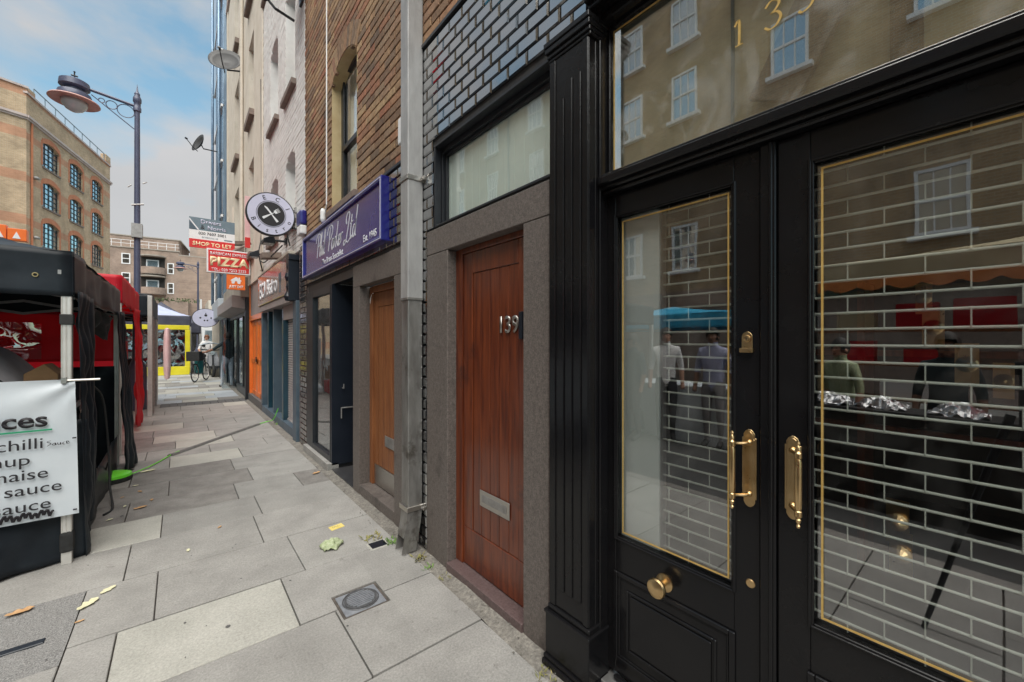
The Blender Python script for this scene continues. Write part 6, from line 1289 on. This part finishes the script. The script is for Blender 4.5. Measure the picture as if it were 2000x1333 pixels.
# photographer's tripod standing under the viewpoint
t = thing('tripod', 'black camera tripod reflected in the wide door glass', 'tripod', (-.12, -.04, 0))
for k in range(3):
    a = R(200+k*120); b = MB(); b.tube([(-.12+.04*math.cos(a), -.06+.04*math.sin(a), 1.15), (-.12+.33*math.cos(a), -.06+.33*math.sin(a), .0)], .014, rs=[.018, .011]); b.build('leg', 'black_matt', t)
MB().tube([(-.12, -.06, .9), (-.12, -.06, 1.38)], .016).lathe([(0,0),(.04,0),(.045,.03),(.03,.06),(0,.06)], (-.12, -.06, 1.34), (0,0,1), 14).build('centre_column', 'black_matt', t)
t = thing('camera_body', 'black camera on the tripod reflected in the wide door glass', 'camera', (-.1, -.12, 1.45))
MB().obox((-.085, -.10, 1.46), (.035*cT, -.035*sT, 0), (-.03*sT, -.03*cT, 0), (0,0,.045)).build('body', 'rubber', t, .005)
person('photographer in a dark top beside the tripod, seen in the wide door glass', (-.50, -.55, 0), R(50), dict(elr=(.25,.18,1.2), wrr=(.2,.42,1.4), har=(.17,.5,1.42), ell=(-.25,.18,1.2), wrl=(-.1,.40,1.4), hal=(-.05,.48,1.42)), 'navy_shirt', 'trousers')
# stalls across the street (reflected)
G6 = gazebo('canvas_stall', 'beige canvas stall with scalloped edge across the street, seen in the door glass', -6.6, -4.3, -3.5, 2.6, 2.35, 2.6, 2.85, 'beige', seed=23); 
b = MB(); b.grid(lambda u, v: (-4.28, -3.5+6.1*u, 2.35-.16*v*(.6+.4*abs(math.sin(u*60)))), 200, 2); b.build('scalloped_edge', 'orange_cloth', G6)
G7 = gazebo('cyan_stall', 'cyan blue market stall across the street, seen in the narrow door glass', -6.6, -4.4, 2.4, 6.9, 1.75, 2.02, 2.25, 'cyan', seed=29)
G8 = gazebo('small_red_gazebo', 'red stall roof across the street, seen at the right of the wide door glass', -3.9, -1.9, -3.2, -.7, 2.0, 2.25, 2.8, 'gz_red', seed=31)
t = thing('trestle_table', 'white covered trestle table across the pavement, seen in the narrow door glass', 'table', (-3.3, 5, 0)); box('table_cloth', 'banner', t, -3.9, -3.2, 2.4, 5.8, -.09, .80, .02)
t = thing('food_table', 'stall table with crumpled foil trays, seen in the wide door glass', 'table', (-2.6, 0, 0)); box('table_top', 'rubber', t, -2.5, -2.05, -.2, 1.8, .82, .86, .01); box('table_skirt', 'dark', t, -2.48, -2.07, -.18, 1.78, -.09, .82)
for i, (x, y) in enumerate(((-2.25, .25), (-2.28, .75), (-2.25, 1.15), (-2.3, 1.5))):
    q = MB().grid(lambda u, v: (x-.15+.3*u+.02*noise.noise(Vector((u*9, v*9, i))), y-.18+.36*v, .87+.10*math.sin(PI*u)*math.sin(PI*v)+.05*noise.noise(Vector((u*7, v*7, i*3)))), 20, 20); tag(q.build('foil_tray', 'foil', None, solid=.004), ['foil tray on the reflected stall, nearest the tripod', 'second foil tray along the reflected stall', 'third foil tray along the reflected stall', 'foil tray at the far end of the reflected stall'][i], 'foil tray', 'foil trays on the reflected stall')
t = thing('stall_shelves', 'stacked goods and boards under the opposite canvas stall, seen reflected', 'stall shelves', (-4.6, 0, 0))
for k in range(9):
    for j in range(3):
        if rnd.random() < .8: MB().box(-4.75, -4.45-.1*rnd.random(), -3.2+k*.62, -3.2+k*.62+rnd.uniform(.3, .56), .75+j*.45, .75+j*.45+rnd.uniform(.15, .4)).build('goods_box', rnd.choice(['beige', 'orange_cloth', 'card', 'gz_red', 'white', 'sill']), t, .01)
for j in range(3): MB().box(-4.8, -4.4, -3.3, 2.4, .71+j*.45, .745+j*.45).build('shelf', 'wood_orange', t)
t = thing('sandwich_board', 'white pavement sign board reflected at the left of the narrow door glass', 'sign board', (-2, 5, 0)); MB().obox((-2.2, 4.9, .55), (.02,0,.0), (0,.3,0), (.06,0,.6)).build('board', 'white', t, .01); MB().obox((-2.17, 4.9, .42), (.005,0,.0), (0,.22,0), (.02,0,.2)).build('poster', 'orange_sign', t)

# ============================================================ bicycle and scooter
t = thing('bicycle', 'delivery bicycle with black box and teal bag leaning on its stand', 'bicycle', (.6, 19.2, 0))
ba, bc = Vector((.44, 18.6, 0)), Vector((.80, 19.55, 0)); bd = (bc-ba).normalized(); bs = bd.cross(Vector((0,0,1)))
for i, w in enumerate((ba, bc)):
    wh = MB().torus(w+Vector((0,0,.34)), bs, .32, .02, 28, 6).build('wheel', 'rubber', t); b = MB().torus(w+Vector((0,0,.34)), bs, .295, .008, 28, 5)
    for k in range(14): a = 2*PI*k/14; b.tube([w+Vector((0,0,.34)), w+Vector((0,0,.34))+(bd*math.cos(a)+Vector((0,0,1))*math.sin(a))*.3], .0025, 4)
    b.build('rim_and_spokes', 'steel', wh)
m_ = (ba+bc)/2; bb = m_+Vector((0,0,.30)); st_ = ba*.62+bc*.38+Vector((0,0,.92)); hd1 = bc*.84+ba*.16+Vector((0,0,.88))
b = MB(); b.tube([bb, st_], .018); b.tube([bb, hd1-Vector((0,0,.1))], .02); b.tube([st_-Vector((0,0,.12)), hd1], .017); b.tube([ba+Vector((0,0,.34)), bb], .012); b.tube([ba+Vector((0,0,.34)), st_-Vector((0,0,.1))], .012); b.tube([hd1+Vector((0,0,.12)), bc+Vector((0,0,.34))], .016); b.build('frame', 'black_matt', t)
b = MB(); b.tube([hd1+Vector((0,0,.15))-bs*.28, hd1+Vector((0,0,.18)), hd1+Vector((0,0,.15))+bs*.28], .012); b.build('handlebar', 'black_matt', t)
b = MB(); b.obox(st_+Vector((0,0,.03)), bd*.13, bs*.07, (0,0,.03)); b.build('saddle', 'rubber', t, .015)
b = MB(); b.obox(ba+Vector((0,0,.95)), bd*.2, bs*.2, (0,0,.17)); b.build('delivery_box', 'rubber', t, .02)
b = MB(); b.obox(m_+bs*-.06+Vector((0,0,.55)), bd*.16, bs*.1, (0,0,.26)); b.build('teal_bag', 'bag_teal', t, .06)
t = thing('motor_scooter', 'silver and black motor scooter parked behind the delivery bicycle', 'scooter', (1.05, 21.3, 0))
for y, r_ in ((20.75, .26), (22.05, .26)):
    w = MB().torus((1.08, y, r_), (1,.1,0), r_-.06, .06, 24, 8).build('wheel', 'rubber', t, smooth=True); MB().lathe([(0,-.04),(.12,-.04),(.12,.04),(0,.04)], (1.08, y, r_), (1,.1,0), 12).build('hub', 'steel_dull', w)
b = MB(); b.prism([(.9, 20.95, .3), (1.26, 20.95, .3), (1.3, 20.9, .7), (1.22, 21.0, 1.05), (.94, 21.0, 1.05), (.86, 20.9, .7)], (0,.12,0)); b.build('front_shield', 'scoot', t, .03)
b = MB(); b.box(.95, 1.2, 20.95, 21.6, .28, .36); b.prism([(.92, 21.5, .35), (.92, 22.3, .5), (.92, 22.3, .78), (.92, 21.5, .75)], (.32,0,0)); b.build('body_shell', 'scoot', t, .03)
b = MB(); b.box(.94, 1.22, 21.5, 22.25, .78, .86); b.build('seat', 'rubber', t, .03); b = MB(); b.box(.86, 1.3, 20.62, 20.9, .40, .47); b.build('front_mudguard', 'black_matt', t, .03)
b = MB(); b.tube([(.72, 21.15, 1.14), (1.08, 21.02, 1.1), (1.44, 21.15, 1.14)], .018); b.tube([(1.08, 21.02, 1.1), (1.08, 20.75, .26)], .03); b.build('handlebar', 'black_matt', t)
b = MB(); b.lathe([(0,0),(.09,.0),(.08,.06),(0,.07)], (1.08, 20.96, 1.0), (0,-1,0), 16); b.build('headlight', 'lamp_glass', t)
for x in (.8, 1.36): MB().lathe([(0,0),(.05,0),(.05,.02),(0,.02)], (x, 21.12, 1.3), (0,-1,0), 10).tube([(x, 21.12, 1.3), (x+(.08 if x < 1 else -.08), 21.12, 1.14)], .006).build('mirror', 'black_matt', t)
t2_ = copy_tree(t); t2_.location = (.95, 22.6, 0); t2_.rotation_euler = (0, 0, R(25)); t2_['label'] = 'second motor scooter parked farther back beyond the silver one'; t['group'] = t2_['group'] = 'motor scooters parked on the pavement'
q = MB(); q.grid(lambda u, v: (.62+.75*u, 20.85+.3*v, 1.30+.10*math.sin(3*u)+.04*noise.noise(Vector((u*5, v*5, 1)))), 16, 6); tag(q.build('pale_sheet', 'tower', None, smooth=True, solid=.03), 'crumpled pale sheet laid over the handlebars of the motor scooter', 'sheet')

# ============================================================ small things on the pavement
t = thing('drain_cover', 'round ribbed iron drain cover in a square frame near the bottom of the photo', 'drain cover', (.815, 2.37, 0))
MB().box(.688, .943, 2.258, 2.494, -.03, -.006).build('bed', 'joint', t); b = MB(); ca = Vector((.815, 2.375, 0)); ringb = MB()
b.box(.702, .928, 2.272, 2.478, -.02, -.001); b.build('cover_frame', 'frame_iron', t, .002)
b = MB(); b.lathe([(.0,0),(.090,0),(.090,.005),(.0,.005)], (.815, 2.375, -.001), (0,0,1), 30); b.torus((.815, 2.375, .001), (0,0,1), .097, .004, 30, 5); lid = b.build('round_lid', 'iron', t, smooth='auto')
b = MB()
for k in range(9):
    x = -.064+k*.016; l = math.sqrt(max(0, .076**2-x*x)); b.box(.815-l, .815+l, 2.375+x-.0035, 2.375+x+.0035, .003, .0085)
b.build('ribs', 'frame_iron', lid)
t = thing('small_grate', 'small dark metal plate set in the paving beside the drainpipe foot', 'access cover', (1.13, 2.93, 0)); MB().box(1.06, 1.20, 2.87, 2.99, -.02, .003).build('rim', 'slab_light', t, .002); MB().box(1.075, 1.185, 2.885, 2.975, .001, .005).build('plate', 'navy_black', t, .001)
q = MB().prism([(.93, 3.37, -.001), (1.035, 3.39, -.001), (1.03, 3.465, -.001), (.925, 3.445, -.001)], (0,0,.004)); q = q.build('yellow_tag', 'tag'); tag(q, 'small yellow rectangular marker with faint writing stuck on the paving', 'marker')
strokes('faint_writing', [[(0,0),(.3,1),(.5,.2),(.8,.9),(1,.1)],[(1.3,.8),(1.3,.1),(1.7,.2)]], 'sill', q, (.95, 3.40, .0035), (.98,.2,0), (-.2,.98,0), .034, .0008, h=.0006)
for d_, lb in (((.77, 2.09), 'dark chewing gum spot'),): pass
gum = MB()
for k in range(45):
    x, y = rnd.uniform(-.5, 1.2), rnd.uniform(1.3, 9); r_ = rnd.choice((.003, .004, .005, .006, .012))
    gum.lathe([(0,.0035),(r_,.002),(r_*.8,.0035),(0,.0035)], (x, y, 0), (0,0,1), 7)
tag(gum.build('chewing_gum_spots', 'kerb'), 'flattened dark gum and grit spots dotted over the paving', 'gum spots', kind='stuff')
def leaf(label, x, y, s_, m, ang, curl=.3, name='fallen_leaf'):
    c, sn = math.cos(ang), math.sin(ang)
    def fn(u, v):
        a, w = (u-.5)*2, (v-.5)*2*(math.sin(PI*u)**.7*(.42+.1*math.sin(u*17)))+.0; w *= 1+.5*noise.noise(Vector((a*2.5, y*7, x*5))); z = .006+curl*s_*(w*w*1.4+.25*a*a)+.06*s_*noise.noise(Vector((a*3, w*4, x*9)))
        return (x+s_*(a*c-w*sn), y+s_*(a*sn+w*c), max(.003, z))
    q = MB().grid(fn, 12, 8).build(name, m, None, smooth=True, solid=.0012); tag(q, label, 'leaf', 'fallen leaves on the pavement'); return q
leaf('orange-brown dry leaf on the edge of the tarmac patch', -.68, 3.45, .055, 'leaf_brown', .2)
leaf('pale torn leaf scrap at the tarmac patch corner, the largest of three', -.40, 3.30, .06, 'leaf_pale', .9, .5); leaf('long thin pale leaf scrap leading off the tarmac corner', -.33, 3.42, .045, 'leaf_pale', .8, .2); leaf('tiny orange leaf bit just below the pale torn leaf', -.41, 3.13, .02, 'leaf_brown', .2)
leaf('brown curled leaf on the dark slab below the green reel', -.27, 4.92, .05, 'leaf_brown', .3); leaf('pale leaf scrap lying beside the lime reel', -.28, 6.25, .07, 'leaf_pale', .2)
for i, (x, y) in enumerate(((-.42, 5.35), (-.38, 5.05), (-.3, 5.45), (-.45, 4.75), (-.2, 5.1), (-.35, 5.7), (.25, 4.0), (.05, 3.7))): leaf(['small pale petal scrap right of the hanging cable', 'tiny pale scrap on the dark slab under the cable', 'orange scrap between reel and pale slab', 'pale chip near the banner corner on the dark slab', 'white chip at the edge of the dark slabs', 'small scrap just in front of the green reel', 'whitish chip on the wide grey slab beyond the pale one', 'small chip beyond the long pale slab'][i], x, y, rnd.uniform(.018, .03), 'leaf_pale' if i % 2 else 'leaf_brown', rnd.uniform(0, 3))
leaf('brown leaf lying by the stone sill of the dark shop window', 1.2, 4.95, .05, 'leaf_brown', .5)
q = MB().grid(lambda u, v: (.85+.075*math.cos(2*PI*u)*(v*(1+.25*math.sin(6*PI*u+1))), 3.10+.06*math.sin(2*PI*u)*(v*(1+.2*math.sin(8*PI*u))), .05*(1-v*v)+.012+.02*noise.noise(Vector((math.cos(2*PI*u)*v*4, math.sin(2*PI*u)*v*4, 3)))+.008*math.sin(20*u)*v), 36, 10)
tag(q.build('crumpled_leaf', 'cabbage', None, smooth=True, solid=.002), 'crumpled pale green cabbage leaf lying on the paving below the yellow marker', 'leaf')
def weed(label, x, y, n, s_, m, spread=.06):
    b = MB()
    for k in range(n):
        a = rnd.uniform(0, 6.28); p = Vector((x+rnd.uniform(-spread, spread), y+rnd.uniform(-spread, spread), 0)); d = Vector((math.cos(a)*.8, math.sin(a)*.8, rnd.uniform(.2, 1.1))).normalized()*s_*rnd.uniform(.4, 1); w = d.cross(Vector((0,0,1))).normalized()*s_*rnd.uniform(.06, .16)
        b.add([p, p+d*.5+w, p+d, p+d*.5-w], [(0,1,2,3)])
    tag(b.build('weed', m), label, 'weed', 'weeds growing at the foot of the wall')
weed('dry yellow weed tuft at the drainpipe foot beside the small metal plate', 1.13, 3.04, 46, .05, 'weed', .06); weed('green weed tuft hugging the foot of the drainpipe', 1.22, 2.90, 34, .05, 'weed_green', .05)
weed('dry brown weed tuft between drainpipe and left stone jamb', 1.285, 2.56, 40, .05, 'weed', .04); weed('small green weed at the base of the left stone jamb', 1.27, 2.42, 22, .035, 'weed_green', .03)
weed('brown litter of dry stems under the door step corner', 1.30, 2.25, 20, .03, 'weed', .04); weed('dry weed tuft at the black plinth by the bottom edge', 1.27, 1.30, 40, .03, 'weed', .05)
weed('green weed tuft by the teal shopfront sill', 1.36, 8.3, 16, .12, 'weed_green', .08)
b = MB()
for k in range(140):
    yy = rnd.uniform(1.2, 6.6); x = rnd.uniform(1.20, 1.37); s_ = rnd.uniform(.001, .0035); b.obox((x, yy, .010), (s_,0,0), (0,s_*1.4,0), (0,0,s_*.6))
tag(b.build('grit_litter', 'cement'), 'fine grit and crumbs along the foot of the shopfronts', 'grit', kind='stuff')
